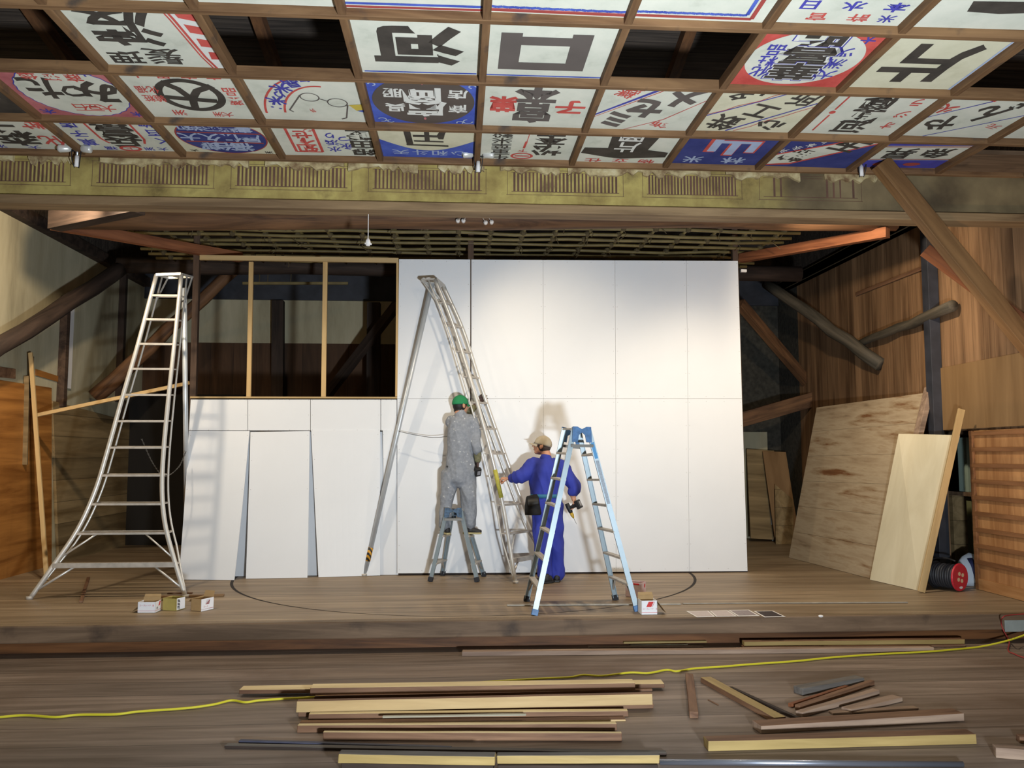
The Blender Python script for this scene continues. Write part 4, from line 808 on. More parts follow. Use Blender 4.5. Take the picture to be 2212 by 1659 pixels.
# ================================================================== LEFT WING
def wall_sheet(X, px, label, mat, t=.012, name='plywood_sheet', cat='plywood sheet', off=.004):
    """px: four pixel corners bl, br, tr, tl of a sheet on the side wall X."""
    s = 1 if X < 0 else -1
    q = [pX(*p, X + s * (off + t)) for p in px]; mb = MB()
    mb.prism(q, (-s * t, 0, 0)); return tag(mb.build(name, mat, bevel=.002), label, cat)
def clampz(o): return o
wall_sheet(XL, [(-60, 1273), (112, 1226), (112, 838), (-60, 812)], 'orange plywood sheet covering the foot of the left wall', M_plyor, .03)
wall_sheet(XL, [(78, 811), (132, 827), (134, 815), (78, 797)], 'small orange plywood offcut above the plywood sheet on the left wall', M_plyor, .012)
wall_sheet(XL, [(128, 1222), (306, 1175), (306, 918), (114, 866)], 'tan board panel leaning on the left wall behind the tripod ladder', M_tanboard, .04, 'hoarding', 'hoarding')
wall_sheet(XL, [(0, 815), (34, 818), (34, 797), (0, 792)], 'small brown board on the plaster at the left edge', M_old, .02, 'board', 'board')
mb = MB(); mb.box((XL + .02, 14.3, ST), (-3.6, 14.4, ST + 2.5)); struct(mb.build('wall_left_rear_dark_slab', plain('opening_dark', srgb(22, 18, 14), .95)))  # black slab paints the darkness of the backstage opening
def stick(p, q, w_, h_, m, label, cat='stick', name='stick', up=(0, 1, 0)): return tag(bar(name, p, q, w_, h_, m, up), label, cat)
stick(pZ(101, 1253, ST + .01), pX(66, 762, XL + .1), .05, .03, M_new, 'pale stick leaning upright on the orange plywood at the left')
stick(pX(53, 1004, XL + .055), pX(58, 812, XL + .055), .07, .025, M_tanboard, 'grey-tan upright batten fixed on the orange plywood near the left edge')
stick(pX(70, 770, XL + .07), pX(66, 860, XL + .07), .035, .02, M_dark, 'dark thin lath above the pale leaning stick on the left wall')
stick(pY(80, 897, 10.9), pY(411, 827, 10.9), .06, .045, M_new, 'long new lumber slanting up behind the left tripod ladder to the dark post', 'lumber', 'lumber', (0, 0, 1))
stick(pZ(175, 1300, ST + .012), pZ(191, 1248, ST + .012), .035, .022, M_old, 'short brown stick lying on the stage under the left tripod ladder', up=(0, 0, 1))
stick(pZ(316, 1290, ST + .012), pZ(484, 1285.5, ST + .012), .06, .022, M_ply, 'flat tan batten lying behind the three small cartons', up=(0, 0, 1))
stick(pZ(362, 1282, ST + .03), pZ(416, 1281, ST + .03), .04, .016, M_old, 'short dark offcut lying across the flat tan batten', up=(0, 0, 1))

M_slatd = wood('door_slat', srgb(104, 70, 44), srgb(140, 98, 64), 'Y', .6, 9, 10)
# ================================================================== RIGHT WING
wall_sheet(XR, [(2026, 930), (2290, 915), (2290, 745), (2026, 796)], 'wide plywood sheet fixed to the right wall above the slatted door', wood('plywood_upright', srgb(122, 94, 62), srgb(146, 116, 80), 'Z', .6, 4, 12), .02)
for px, lab in (([(2112, 930), (2300, 918), (2300, 890), (2112, 912)], ''),): pass
# slatted door
dr = thing('slatted_door', 'brown slatted wooden door standing at the right edge of the stage', 'door panel', pX(2160, 1285, XR - .06))
xd = XR - .06
def dbox(nm, y0, y1, z0, z1, t, m, x=None):
    x = xd if x is None else x; mb = MB(); mb.box((x - t, y0, z0), (x, y1, z1)); return mb.build(nm, m, parent=dr, bevel=.003)
dy1 = pX(2116, 1270, xd).y; dy0 = dy1 - 1.25; dzt = pX(2116, 930, xd).z; dz0 = ST + .003
dbox('panel', dy0, dy1, dz0, dzt, .02, wood('door_board', srgb(140, 96, 58), srgb(182, 136, 90), 'Z', .6, 8, 10))
for y in (dy1 - .06, dy0): dbox('stile', y, y + .06, dz0, dzt, .028, M_slatd, xd - .02)
for i in range(9):
    z = dz0 + .28 + i * (dzt - dz0 - .3) / 8.2; dbox('slat', dy0, dy1, z, z + .045, .03, M_slatd, xd - .02)
dbox('bottom_rail', dy0, dy1, dz0, dz0 + .12, .026, wood('door_rail', srgb(150, 106, 64), srgb(184, 140, 94), 'Y', .6, 8, 10), xd - .02)
# big leaning plank panel
def on_stage(x, y, e=.004): return pZ(x, y, ST + e)
pb = thing('plank_panel', 'large grey-brown plank panel leaning against the right wing wall', 'plank panel', on_stage(1800, 1230))
bl, br = on_stage(1704, 1204), on_stage(1905, 1256); tl, tr = pY(1764, 880, bl.y + .25), pY(2000, 848, br.y + .25)
mb = MB(); nb = 6
for i in range(nb):
    a, b = bl.lerp(tl, i / nb), br.lerp(tr, i / nb); c, d = br.lerp(tr, (i + 1) / nb - .0012), bl.lerp(tl, (i + 1) / nb - .0012); mb.sheet(a, b, c, d, -.02)
Mpk = mottled('panel_planks', [(.28, srgb(118, 98, 76)), (.4, srgb(158, 138, 112)), (.52, srgb(174, 156, 130)), (.62, srgb(146, 122, 94)), (.67, srgb(116, 78, 50)), (.78, srgb(100, 66, 42))], 7, .65, streak='Y', bump=.15, streak_by=16)
mb.build('planks', Mpk, parent=pb)
nrm = (br - bl).cross(tl - bl).normalized()
mb = MB(); e0, e1 = br.lerp(tr, .52), br.lerp(tr, 1.0); sh = (br - bl).normalized() * .045
mb.beam(br.lerp(tr, .5) + sh, tr + (tr - br).normalized() * .06 + sh, .1, .07, nrm); mb.build('edge_batten', M_pink, parent=pb, bevel=.004)
for k in (.1, .9):
    mb = MB(); p, q = bl.lerp(br, k), tl.lerp(tr, k); mb.beam(p - nrm * .05 if nrm.y < 0 else p + nrm * .05, q - nrm * .05 if nrm.y < 0 else q + nrm * .05, .08, .05, nrm); mb.build('back_batten', M_old, parent=pb)
# clean plywood sheet in front of it
PLY = .06
bl, br = on_stage(1879, 1252), on_stage(1984, 1276); tl, tr = pY(1941, 937, bl.y + PLY), pY(2071, 940, br.y + PLY)
mb = MB(); mb.sheet(bl, br, tr, tl, -.018); tag(mb.build('plywood_sheet', wood('clean_plywood', srgb(200, 188, 158), srgb(216, 206, 178), 'Z', .5, 3, 10)), 'clean pale plywood sheet leaning in front of the plank panel', 'plywood sheet')
stick(on_stage(1990, 1279, .01), pY(2077, 884, br.y + .02), .075, .03, M_new, 'long new batten leaning on the pale plywood sheet at the right', 'lumber', 'lumber', (0, -1, .3))
# clutter behind: grey-green and dark boards, shelf
tbar('board', (1652, 1165), 14.2, (1642, 972), 14.6, .5, .03, M_tanboard, 'dim tan board leaning on the back wall right of the partition', 'board', (0, -1, .1))
tbar('board', (1700, 1162), 13.9, (1672, 976), 14.5, .42, .03, M_ply, 'narrower dim plywood board leaning at the back right', 'board', (0, -1, .1))
q = [pZ(1668, 1168, ST), pZ(1706, 1168, ST), pY(1706, 1094, 14.15), pY(1664, 1093, 14.15)]
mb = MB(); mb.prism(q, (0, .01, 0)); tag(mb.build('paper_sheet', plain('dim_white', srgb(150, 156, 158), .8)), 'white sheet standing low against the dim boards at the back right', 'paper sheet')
q = [pZ(1676, 1176, ST), pZ(1714, 1176, ST), pY(1714, 1080, 14.05), pY(1674, 1046, 14.05)]
mb = MB(); mb.prism(q, (0, .01, 0)); tag(mb.build('paper_sheet', M_tanboard), 'pale slanted offcut above the white sheet at the back right', 'offcut')
mb = MB(); mb.box((4.7, 14.78, ST), (5.6, 14.86, ST + 1.9)); tag(mb.build('partition_panel', M_plaster), 'dim grey panel standing at the back right under the gallery beam', 'panel')
# open rack in the dark side room, seen through the doorway
def sX(x, y, X=6.35): return pX(x, y, X)
ra, rb = sX(2118, 1200), sX(2040, 1200); sf = thing('shelf_rack', 'dark open rack in the side doorway behind the red cable reel', 'rack', V((6.45, (ra.y + rb.y) / 2, ST)))
zs = [ST + .06, sX(2085, 1062).z, sX(2085, 930).z]
for z in zs:
    mb = MB(); mb.box((6.25, ra.y - .3, z - .05), (6.7, rb.y, z)); mb.build('shelf', M_fascia, parent=sf, bevel=.003)
for x in (6.25, 6.65):
    for y in (ra.y - .3, rb.y - .05):
        mb = MB(); mb.box((x, y, ST), (x + .05, y + .05, zs[2])); mb.build('upright', M_dark, parent=sf)
c = sX(2088, 1000); mb = MB(); mb.box((6.3, c.y - .09, zs[1] + .001), (6.6, c.y + .1, sX(2088, 945).z)); tag(mb.build('storage_box', plain('pale_green', srgb(150, 170, 160), .6), bevel=.004), 'pale green box on the dark rack beside the pale leaning plywood', 'box')
for x, c, yt, lb in ((2050, M_old, 1075, 'brown board standing on edge in the dark rack'), (2066, M_tanboard, 1070, 'tan board standing in the dark rack'), (2106, plain('olive_box', srgb(120, 122, 88), .7), 1045, 'olive panel standing at the right end of the dark rack')):
    p = sX(x, 1200); mb = MB(); mb.box((6.3, p.y - .05, zs[0] + .001), (6.5, p.y + .05, min(sX(x, yt).z, zs[1] - .055))); tag(mb.build('upright_board', c, bevel=.003), lb, 'board')
# cable reel
rc = on_stage(2050, 1274); reel = thing('cable_reel', 'black cable reel with red disc lying on its side by the door', 'cable reel', rc)
ax = V((.46, -.89, 0)).normalized(); c = V((rc.x, rc.y + .02, ST + .155)); sd = V((-ax.y, ax.x, 0)); Rm = Matrix((sd, V((0, 0, 1)), ax)).transposed()
def disc(c0, c1, r0, r1, nm, m, n=28):
    mb = MB(); mb.tube([c0, c1], [r0, r1], n, ref=(0, 0, 1)); return mb.build(nm, m, parent=reel, bevel=.004)
f1 = c + ax * .13; rd = disc(f1, f1 + ax * .02, .152, .148, 'disc', plain('reel_red', srgb(190, 40, 56), .45, var=.1, scale=20))
disc(c - ax * .15, c - ax * .13, .15, .152, 'disc', M_black_p)
coil = MB()
for i in range(9): 
    o_ = c + ax * (-.12 + i * .028); coil.tube([o_ + (sd * math.cos(t) + V((0, 0, 1)) * math.sin(t)) * (.118 + .004 * (i % 2)) for t in [2 * math.pi * k / 28 for k in range(29)]], .015, 6, cap=False)
coil.build('cable_coil', plain('black_cable', srgb(44, 46, 52), .5), parent=reel, smooth=True)
mb = MB()
for k in range(4):
    t = math.pi / 2 * k + .5; p = f1 + ax * .021 + (sd * math.cos(t) + V((0, 0, 1)) * math.sin(t)) * .045; mb.tube([p, p + ax * .003], .022, 10)
mb.build('socket', plain('socket_beige', srgb(214, 190, 150), .5), parent=reel)
p = f1 + ax * .021 - V((0, 0, .11)); mb = MB(); mb.tube([p, p + ax * .003], [(.03, .014)] * 2, 12, ref=tuple(sd)); mb.build('label_sticker', M_paper, parent=reel)
mb = MB(); mb.tube(curve([c - ax * .16 + V((0, 0, -.15)), c - ax * .19, c - ax * .17 + V((0, 0, .16)), c + V((0, 0, .19)), c + ax * .1 + V((0, 0, .17))], 24), .01, 6); mb.build('carry_frame', M_black_p, parent=reel, smooth=True)
mb = MB(); mb.tube(curve([c - ax * .1 + V((0, 0, .12)), c - ax * .2 + V((0, 0, .13)), c - ax * .22 + V((0, 0, .02)), c - ax * .2 - V((0, 0, .1))], 20), .006, 6); mb.build('red_lead', M_rrope, parent=reel, smooth=True)
# bag
bp_ = on_stage(2107, 1266); bag = thing('tool_bag', 'white and navy bag slumped beside the red cable reel', 'bag', V((bp_.x + .02, bp_.y + .12, ST)))
b0 = V((bp_.x + .03, bp_.y + .12, ST)); mb = MB()
mb.tube([b0 + V((0, 0, .003)), b0 + V((0, 0, .05)), b0 + V((.0, 0, .2)), b0 + V((-.02, .02, .3)), b0 + V((-.04, .03, .34))], [(.17, .12), (.19, .14), (.17, .12), (.12, .07), (.05, .02)], 16, ref=(1, 0, 0), jit=.05)
bm_ = mb.build('body', plain('bag_white', srgb(196, 206, 220), .7), parent=bag, smooth=True)
mb = MB(); mb.tube([b0 + V((.0, -.145, .02)), b0 + V((-.02, -.145, .12)), b0 + V((-.04, -.125, .24)), b0 + V((-.05, -.07, .31))], [(.035, .008)] * 4, 10, ref=(1, 0, 0)); mb.build('navy_band', plain('bag_navy', srgb(34, 40, 84), .7), parent=bag, smooth=True)

# ================================================================== CARTONS, PAPERS AND METAL BAR ON THE STAGE
def carton(label, x, y, w_, d_, h_, rot, body, inside, open_flaps, prints):
    p = on_stage(x, y, .002); root = thing('screw_carton', label, 'carton', p)
    Rz = Matrix.Rotation(rot, 3, 'Z'); T = lambda a, b, c: p + Rz @ V((a, b, c))
    mb = MB(); t = .003; X, Yd = w_ / 2, d_
    def slab(q0, q1, q2, q3, nrm): mb.hexa([T(*q0), T(*q1), T(*q2), T(*q3)] + [T(*(V(q) + V(nrm) * t)) for q in (q0, q1, q2, q3)])
    slab((-X, 0, 0), (X, 0, 0), (X, 0, h_), (-X, 0, h_), (0, 1, 0)); slab((-X, Yd, 0), (X, Yd, 0), (X, Yd, h_), (-X, Yd, h_), (0, -1, 0))
    slab((-X, 0, 0), (-X, Yd, 0), (-X, Yd, h_), (-X, 0, h_), (1, 0, 0)); slab((X, 0, 0), (X, Yd, 0), (X, Yd, h_), (X, 0, h_), (-1, 0, 0)); slab((-X, 0, 0), (X, 0, 0), (X, Yd, 0), (-X, Yd, 0), (0, 0, 1))
    mb.build('box', body, parent=root)
    for kind in open_flaps:
        mb = MB()
        if kind == 'front': q = [(-X, 0, h_), (X, 0, h_), (X - .008, -.035, h_ - .055), (-X + .008, -.035, h_ - .055)]
        elif kind == 'back': q = [(-X, Yd, h_), (X, Yd, h_), (X - .006, Yd + .02, h_ + .055), (-X + .006, Yd + .02, h_ + .055)]
        elif kind == 'left': q = [(-X, 0, h_), (-X, Yd, h_), (-X - .05, Yd - .01, h_ - .04), (-X - .05, .01, h_ - .04)]
        elif kind == 'leftdown': q = [(-X, 0, h_ * .6), (-X, Yd, h_ * .6), (-X - .06, Yd - .01, .01), (-X - .06, .01, .01)]
        elif kind == 'right': q = [(X, 0, h_), (X, Yd, h_), (X + .045, Yd - .01, h_ + .03), (X + .045, .01, h_ + .03)]
        elif kind == 'rightdown': q = [(X, 0, h_), (X, Yd, h_), (X + .09, Yd - .01, .015), (X + .09, .01, .015)]
        elif kind == 'inback': q = [(-X, Yd - .004, h_ * .55), (X, Yd - .004, h_ * .55), (X, Yd, h_ + .03), (-X, Yd, h_ + .03)]
        w3 = [T(*a) for a in q]; n_ = (w3[1] - w3[0]).cross(w3[3] - w3[0]).normalized() * .002
        mb.hexa(w3 + [a + n_ for a in w3]); mb.build('flap', inside, parent=root)
    for (face, poly, m) in prints:
        if face == 'front': w3 = [T(-X + u * w_, -.0012, v * h_) for u, v in poly]
        else: w3 = [T(X + .0012, u * Yd, v * h_) for u, v in poly]
        MB().add(w3, [tuple(range(len(w3)))]).build('print', m, parent=root)
    return root, T
def text_on(root, T, s, face, X, Yd, w_, h_, u0, v0, size, m):
    mb = MB(); u = u0
    for ch in s:
        if ch != ' ':
            vs, fs = glyph(ch, 0.01)
            mb.add([T(-X + u * w_ + a * size, -.0014, v0 * h_ + b * size) if face == 'front' else T(X + .0014, u * Yd + a * size, v0 * h_ + b * size) for a, b in vs], fs)
        u += size * .95 / (w_ if face == 'front' else Yd)
    mb.build('lettering', m, parent=root)
stripe = [(.12, .42), (.3, .9), (.46, .9), (.28, .42)]
def sh(poly, du): return [(u + du, v) for u, v in poly]
w1 = .17
r, T = carton('white carton with pink print and torn tan flap, leftmost of the three small cartons', 316, 1324, .165, .13, .1, -.05, M_box, M_card, ['back', 'inback', 'leftdown'], [('front', [(0, .17), (1, .17), (1, .21), (0, .21)], M_pinkp), ('side', [(.55, .55), (.75, .95), (.95, .95), (.8, .55)], M_redp), ('side', [(0, .17), (1, .17), (1, .21), (0, .21)], M_pinkp)])
text_on(r, T, 'コースレッド', 'front', .0825, .13, .165, .1, .14, .7, .02, M_pinkp); text_on(r, T, '全', 'front', .0825, .13, .165, .1, .88, .7, .018, M_redp)
text_on(r, T, '入数', 'side', .0825, .13, .165, .1, .25, .4, .022, M_ink)
r, T = carton('yellow carton with black stripes on its side, middle of the three small cartons', 365, 1319, .15, .14, .115, -.35, M_cardy, M_card, ['left'], [('side', [(.1, .05), (.95, .05), (.95, 1), (.1, 1)], M_box)] + [('side', [(.18, .7 - .27 * i), (.45, .62 - .27 * i), (.4, .86 - .27 * i), (.16, .94 - .27 * i)], M_ink) for i in range(3)])
r, T = carton('tan and white carton with a red block, rightmost of the three small cartons', 423, 1320, .13, .16, .115, -.5, M_card, M_card, ['left', 'back'], [('side', [(0, .0), (1, .0), (1, 1), (0, 1)], M_box)] + [('side', [(.35, .5), (.42, .92), (.72, .92), (.64, .5)], M_redp), ('side', [(0, .12), (1, .12), (1, .16), (0, .16)], M_redp)])
text_on(r, T, 'コース', 'side', .065, .16, .13, .115, .24, .34, .022, M_pinkp)
r, T = carton('white carton with a red slanted stripe in front of the big stepladder foot', 1403, 1328, .15, .14, .13, 0.03, M_box, M_card, ['back', 'inback', 'rightdown'], [('front', [(.3, .55), (.46, .92), (.78, .92), (.62, .55)], M_redp), ('front', [(.66, .55), (.82, .92), (.86, .92), (.7, .55)], M_pinkp), ('front', [(0, .15), (1, .15), (1, .18), (0, .18)], M_redp)])
text_on(r, T, 'コースレッド 全', 'front', .075, .14, .15, .13, .12, .42, .019, M_pinkp)
r, T = carton('pinkish carton with a red mark standing behind the big stepladder', 1368, 1290, .17, .16, .15, -.55, plain('pinkish_carton', srgb(206, 178, 176), .7, var=.12, scale=25), M_paper, ['left'], [('side', [(.6, .62), (.66, .86), (.86, .86), (.8, .62)], M_redp), ('front', [(.5, .85), (.9, .85), (.9, .97), (.5, .97)], M_redp)])
M_barm = plain('tarnished_bar', srgb(158, 150, 138), .6, .3, var=.2, scale=8)
p0 = on_stage(1095, 1307, .008); p1 = on_stage(1376, 1302, .008); p2 = on_stage(1960, 1301, .008)
tag(bar('metal_bar', p0, on_stage(1470, 1304.5, .008), .05, .014, M_barm), 'flat grey metal bar lying on the stage under the big stepladder', 'metal bar')
tag(bar('metal_bar', on_stage(1475, 1303.5, .006), p2, .035, .01, M_barm), 'thinner flat metal bar lying on the stage behind the photo prints', 'metal bar')
def print_sheet(px, label, m, border=False):
    q = [on_stage(x, y, .003) for x, y in px]; mb = MB(); mb.prism(q, (0, 0, -.0015))
    c = sum(q, V()) / 4
    if border: mb.add([c + (p - c) * .84 + V((0, 0, .0008)) for p in q], [(0, 1, 2, 3)], 1)
    return tag(mb.build('paper_print', [M_paper, m]), label, 'paper print', 'prints lying on the stage edge')
Mpp = plain('print_grey', srgb(186, 172, 170), .5, var=.06, scale=30)
print_sheet([(1505, 1333), (1545, 1332), (1530, 1319), (1482, 1320)], 'pale print lying leftmost in the row of prints on the stage edge', Mpp, True)
print_sheet([(1547, 1332), (1592, 1331), (1571, 1318), (1532, 1319)], 'pale print second from the left on the stage edge', Mpp, True)
print_sheet([(1594, 1331), (1641, 1330), (1618, 1317), (1573, 1318)], 'grey print third from the left on the stage edge', plain('print_mid', srgb(140, 128, 130), .5, var=.2, scale=30), True)
print_sheet([(1651, 1333), (1697, 1332), (1669, 1319), (1628, 1320)], 'dark photo print with white border, rightmost on the stage edge', plain('print_dark', srgb(52, 40, 40), .5, var=.4, scale=40), True)
mb = MB(); c = on_stage(1773, 1331, .010); mb.ell(c, .025, .018, .012, nu=7, nv=5); tag(mb.build('paper_scrap', M_paper), 'tiny crumpled white scrap on the stage right of the dark print', 'scrap')

M_lath2 = wood('bleached_lath', srgb(136, 130, 112), srgb(176, 168, 148), 'X', .65, 10, 14)
# ================================================================== LUMBER ON THE HALL FLOOR
def lum(l, r, w_, h_, mats, label, z=0.0, bend=0.0, cat='lumber', name='lumber', grp='lumber on the hall floor'):
    """l, r = pixel ends of the front lower edge at height z."""
    a, b = pZ(*l, z), pZ(*r, z); d = (b - a).normalized(); y = V((-d.y, d.x, 0))
    if y.y < 0: y = -y
    off = y * (w_ / 2) + V((0, 0, h_ / 2 + .001))
    o = bar(name, a + off, b + off, w_, h_, mats, bend=bend, rough=.003); return tag(o, label, cat, grp)
lum((516, 1500), (1436, 1486), .12, .03, (M_toplit, M_old, M_yel), 'yellow board whose ends stick out under the rearmost beam of the stack', z=.019)
lum((679, 1511), (1410, 1494), .06, .018, M_old, 'thin brown board in front of the rearmost beam of the stack', z=.0)
lum((670, 1502), (1372, 1491), .115, .05, (M_toplit, M_old, M_old), 'rearmost beam of the stack, pale on top and brown in front', z=.052)
lum((644, 1549), (1412, 1531), .1, .03, M_old, 'brown plank under the widest pale beam of the stack')
lum((640, 1540), (1410, 1523), .05, .075, (M_old, M_new, M_new), 'widest pale beam with knots on its face, across the middle of the stack', z=.034)
lum((666, 1556), (1357, 1549), .055, .04, (M_toplit, M_old, M_new), 'pale-topped batten in front of the widest beam of the stack')
lum((826, 1552), (1137, 1547), .03, .012, M_lath2, 'grey-white thin lath lying on the pale-topped batten', z=.042)
lum((646, 1568), (1352, 1559), .07, .014, (M_old, M_new, M_new), 'thin brown board with a pale front edge in the stack')
lum((642, 1583), (1332, 1579), .045, .045, (M_toplit, M_old, M_new), 'brown-faced batten with pale top, second from the front of the stack')
lum((697, 1600), (1344, 1602), .035, .05, (M_toplit, M_old, M_old), 'brown-faced batten with a pale upper edge, front of the stack')
lum((515, 1607), (975, 1622), .03, .02, M_navy, 'dark blue thin bar lying in front of the stack')
lum((484, 1618), (1440, 1634), .05, .018, (M_grey, M_dark, M_grey), 'grey weathered lath lying in front of the dark blue bar')
lum((736, 1664), (1066, 1669), .07, .036, M_dark, 'short brown plank under the split yellow beam at the bottom edge')
lum((730, 1649), (1069, 1655), .075, .05, (M_grey, M_yel, M_yel), 'short yellow-faced beam with a split knot at the bottom edge', z=.038)
lum((1076, 1666), (1421, 1665), .06, .03, M_dark, 'short brown plank under the clean yellow beam at the bottom edge')
lum((1073, 1651), (1425, 1650), .06, .046, (M_grey, M_yel, M_yel), 'short clean yellow-faced beam beside the split one at the bottom edge', z=.032)
a, b = pZ(1425, 1646, .02), pZ(2080, 1651, .02)
mb = MB(); mb.tube([a, b], .017, 12); o = tag(mb.build('metal_pipe', plain('pipe_steel', srgb(164, 170, 186), .3, .85), smooth=True), 'long thin shiny steel pipe along the bottom right', 'pipe')
# right-hand cluster
def lum2(p, q, w_, h_, mats, label, z=0.0):
    a, b = pZ(*p, z + h_ / 2), pZ(*q, z + h_ / 2); o = bar('lumber', a + V((0, 0, .001)), b + V((0, 0, .001)), w_, h_, mats, rough=.003); return tag(o, label, 'lumber', 'lumber on the hall floor')
lum2((1489, 1461), (1499, 1545), .06, .045, M_old, 'short brown block lying end-on right of the stack')
lum2((1524, 1468), (1685, 1556), .085, .04, (M_yel, M_old, M_old), 'slanting yellow board in the right-hand cluster')
lum2((1578, 1486), (1725, 1553), .03, .02, M_dark, 'dark thin lath beside the slanting yellow board')
lum2((1724, 1492), (1857, 1468), .09, .05, (M_grey, M_grey, M_dark), 'short grey weathered block at the back of the right-hand cluster')
lum2((1707, 1524), (1830, 1484), .035, .025, M_red, 'thin reddish strip behind the two brown strips of the cluster')
lum2((1722, 1529), (1884, 1474), .04, .035, M_old, 'brown strip with a notched end, rear of the pair in the cluster')
lum2((1726, 1543), (1893, 1494), .055, .035, M_pink, 'pale brown strip in front of the notched strip')
lum2((1828, 1535), (1938, 1508), .085, .03, M_pink, 'short wide pinkish offcut behind the big brown beam')
lum((1800, 1545), (1985, 1534), .06, .014, M_pink, 'thin pinkish board lying behind the big brown beam')
lum((1645, 1586), (2083, 1558), .12, .05, (M_old, M_pink, M_old), 'big brown beam with pink-brown face in the right-hand cluster')
lum((1530, 1624), (2110, 1608), .1, .06, (M_old, M_yel, M_yel), 'long bright yellow-faced beam at the lower right')
lum((2152, 1638), (2300, 1650), .07, .06, (M_pink, M_pink, M_new), 'pinkish beam end cut off by the right edge of the photograph')
lum((2203, 1606), (2300, 1612), .06, .04, M_old, 'brown beam end at the right edge behind the pinkish one')
# rear rows under the stage edge
lum((998, 1418), (2018, 1409), .075, .04, (M_pink, M_pink, M_pink), 'long pinkish-grey beam lying along the foot of the stage')
lum((1270, 1400), (1520, 1399), .05, .012, M_pink, 'thin tan lath behind the long pinkish-grey beam')
lum((1347, 1391), (1527, 1389), .045, .018, (M_yel, M_yel, M_yel), 'short yellow lath under the stage edge', z=.012)
lum((1362, 1396), (1487, 1395), .03, .01, M_lath2, 'whitish lath lying beside the short yellow lath')
lum((1606, 1402), (2086, 1398), .08, .02, M_old, 'brown plank under the yellow beam along the stage foot')
lum((1608, 1396), (2085, 1391), .075, .04, (M_old, M_yel, M_yel), 'yellow beam lying on a brown plank along the stage foot', z=.022)
lum2((1530, 1512), (1552, 1523), .012, .006, M_old, 'tiny wood splinter on the floor right of the stack')
# cords
yz = [(-40, 1551, 0), (0, 1549, 0), (55, 1545, 0), (120, 1549, 0), (170, 1544, 0), (250, 1543, 0), (300, 1537, 0), (400, 1530, 0), (460, 1522, 0), (500, 1513, 0), (530, 1517, 0), (560, 1513, 0), (620, 1509, 0), (680, 1506, 0.0)]
cord = [pZ(x, y, .012) for x, y, _ in yz] + [pZ(760, 1500, .009), pZ(900, 1486, .009), pZ(1040, 1474, .009)] + [pZ(x, y, .012) for x, y in ((1150, 1467), (1230, 1463), (1260, 1458), (1300, 1460), (1360, 1453), (1400, 1454), (1440, 1447), (1462, 1450), (1500, 1444), (1560, 1440), (1620, 1435), (1720, 1428), (1800, 1420), (1900, 1413), (2000, 1408), (2060, 1403), (2110, 1398))] + [pY(2160, 1388, 7.5), pY(2212, 1372, 7.5), pY(2300, 1335, 7.55)]
mb = MB(); mb.tube(curve(cord, 220), .0085, 7); o = tag(mb.build('extension_cord', M_yrope, smooth=True), 'yellow extension cord snaking across the hall floor', 'cord')
rc_ = [pZ(2300, 1318, ST + .008), pZ(2230, 1325, ST + .008), pZ(2180, 1329, ST + .008), pZ(2166, 1334, ST + .008), pY(2163, 1345, 7.69), pY(2168, 1362, 7.68), pY(2180, 1385, 7.66), pZ(2178, 1405, .008), pZ(2190, 1412, .008), pZ(2215, 1421, .008), pZ(2280, 1432, .008)]
mb = MB(); mb.tube(curve(rc_, 80), .006, 7); tag(mb.build('extension_cord', M_rrope, smooth=True), 'thin red cord hanging over the stage edge at the far right', 'cord')
mb = MB(); a = pY(2170, 1340, YS - .006); b = pY(2300, 1363, YS - .006); mb.box((a.x, YS - .008, b.z), (b.x, YS - .001, a.z)); struct(mb.build('stage_edge_patch', plain('pale_grey_paint', srgb(150, 156, 152), .7, var=.15, scale=6)))

# ================================================================== PEOPLE
def remeshed(mb, name, mats, parent=None, voxel=.007, smooth=4, disp=None, origin=None):
    me = bpy.data.meshes.new('tmp'); me.from_pydata(mb.v, [], mb.f); ob = bpy.data.objects.new('tmp', me); COL.objects.link(ob)
    bm = bmesh.new(); bm.from_mesh(me); bmesh.ops.recalc_face_normals(bm, faces=bm.faces); bm.to_mesh(me); bm.free()
    r = ob.modifiers.new('r', 'REMESH'); r.mode = 'VOXEL'; r.voxel_size = voxel
    s = ob.modifiers.new('s', 'SMOOTH'); s.iterations = smooth; s.factor = .5
    m2 = bpy.data.meshes.new_from_object(ob.evaluated_get(bpy.context.evaluated_depsgraph_get()))
    out = MB(); nrm = [v.normal.copy() for v in m2.vertices]
    out.v = [v.co + (nrm[i] * disp(v.co, nrm[i]) if disp else V()) for i, v in enumerate(m2.vertices)]
    out.f = [tuple(p.vertices) for p in m2.polygons]; out.mi = [0] * len(out.f)
    bpy.data.objects.remove(ob); bpy.data.meshes.remove(me); bpy.data.meshes.remove(m2)
    return out.build(name, mats, parent=parent, smooth=True, origin=origin)
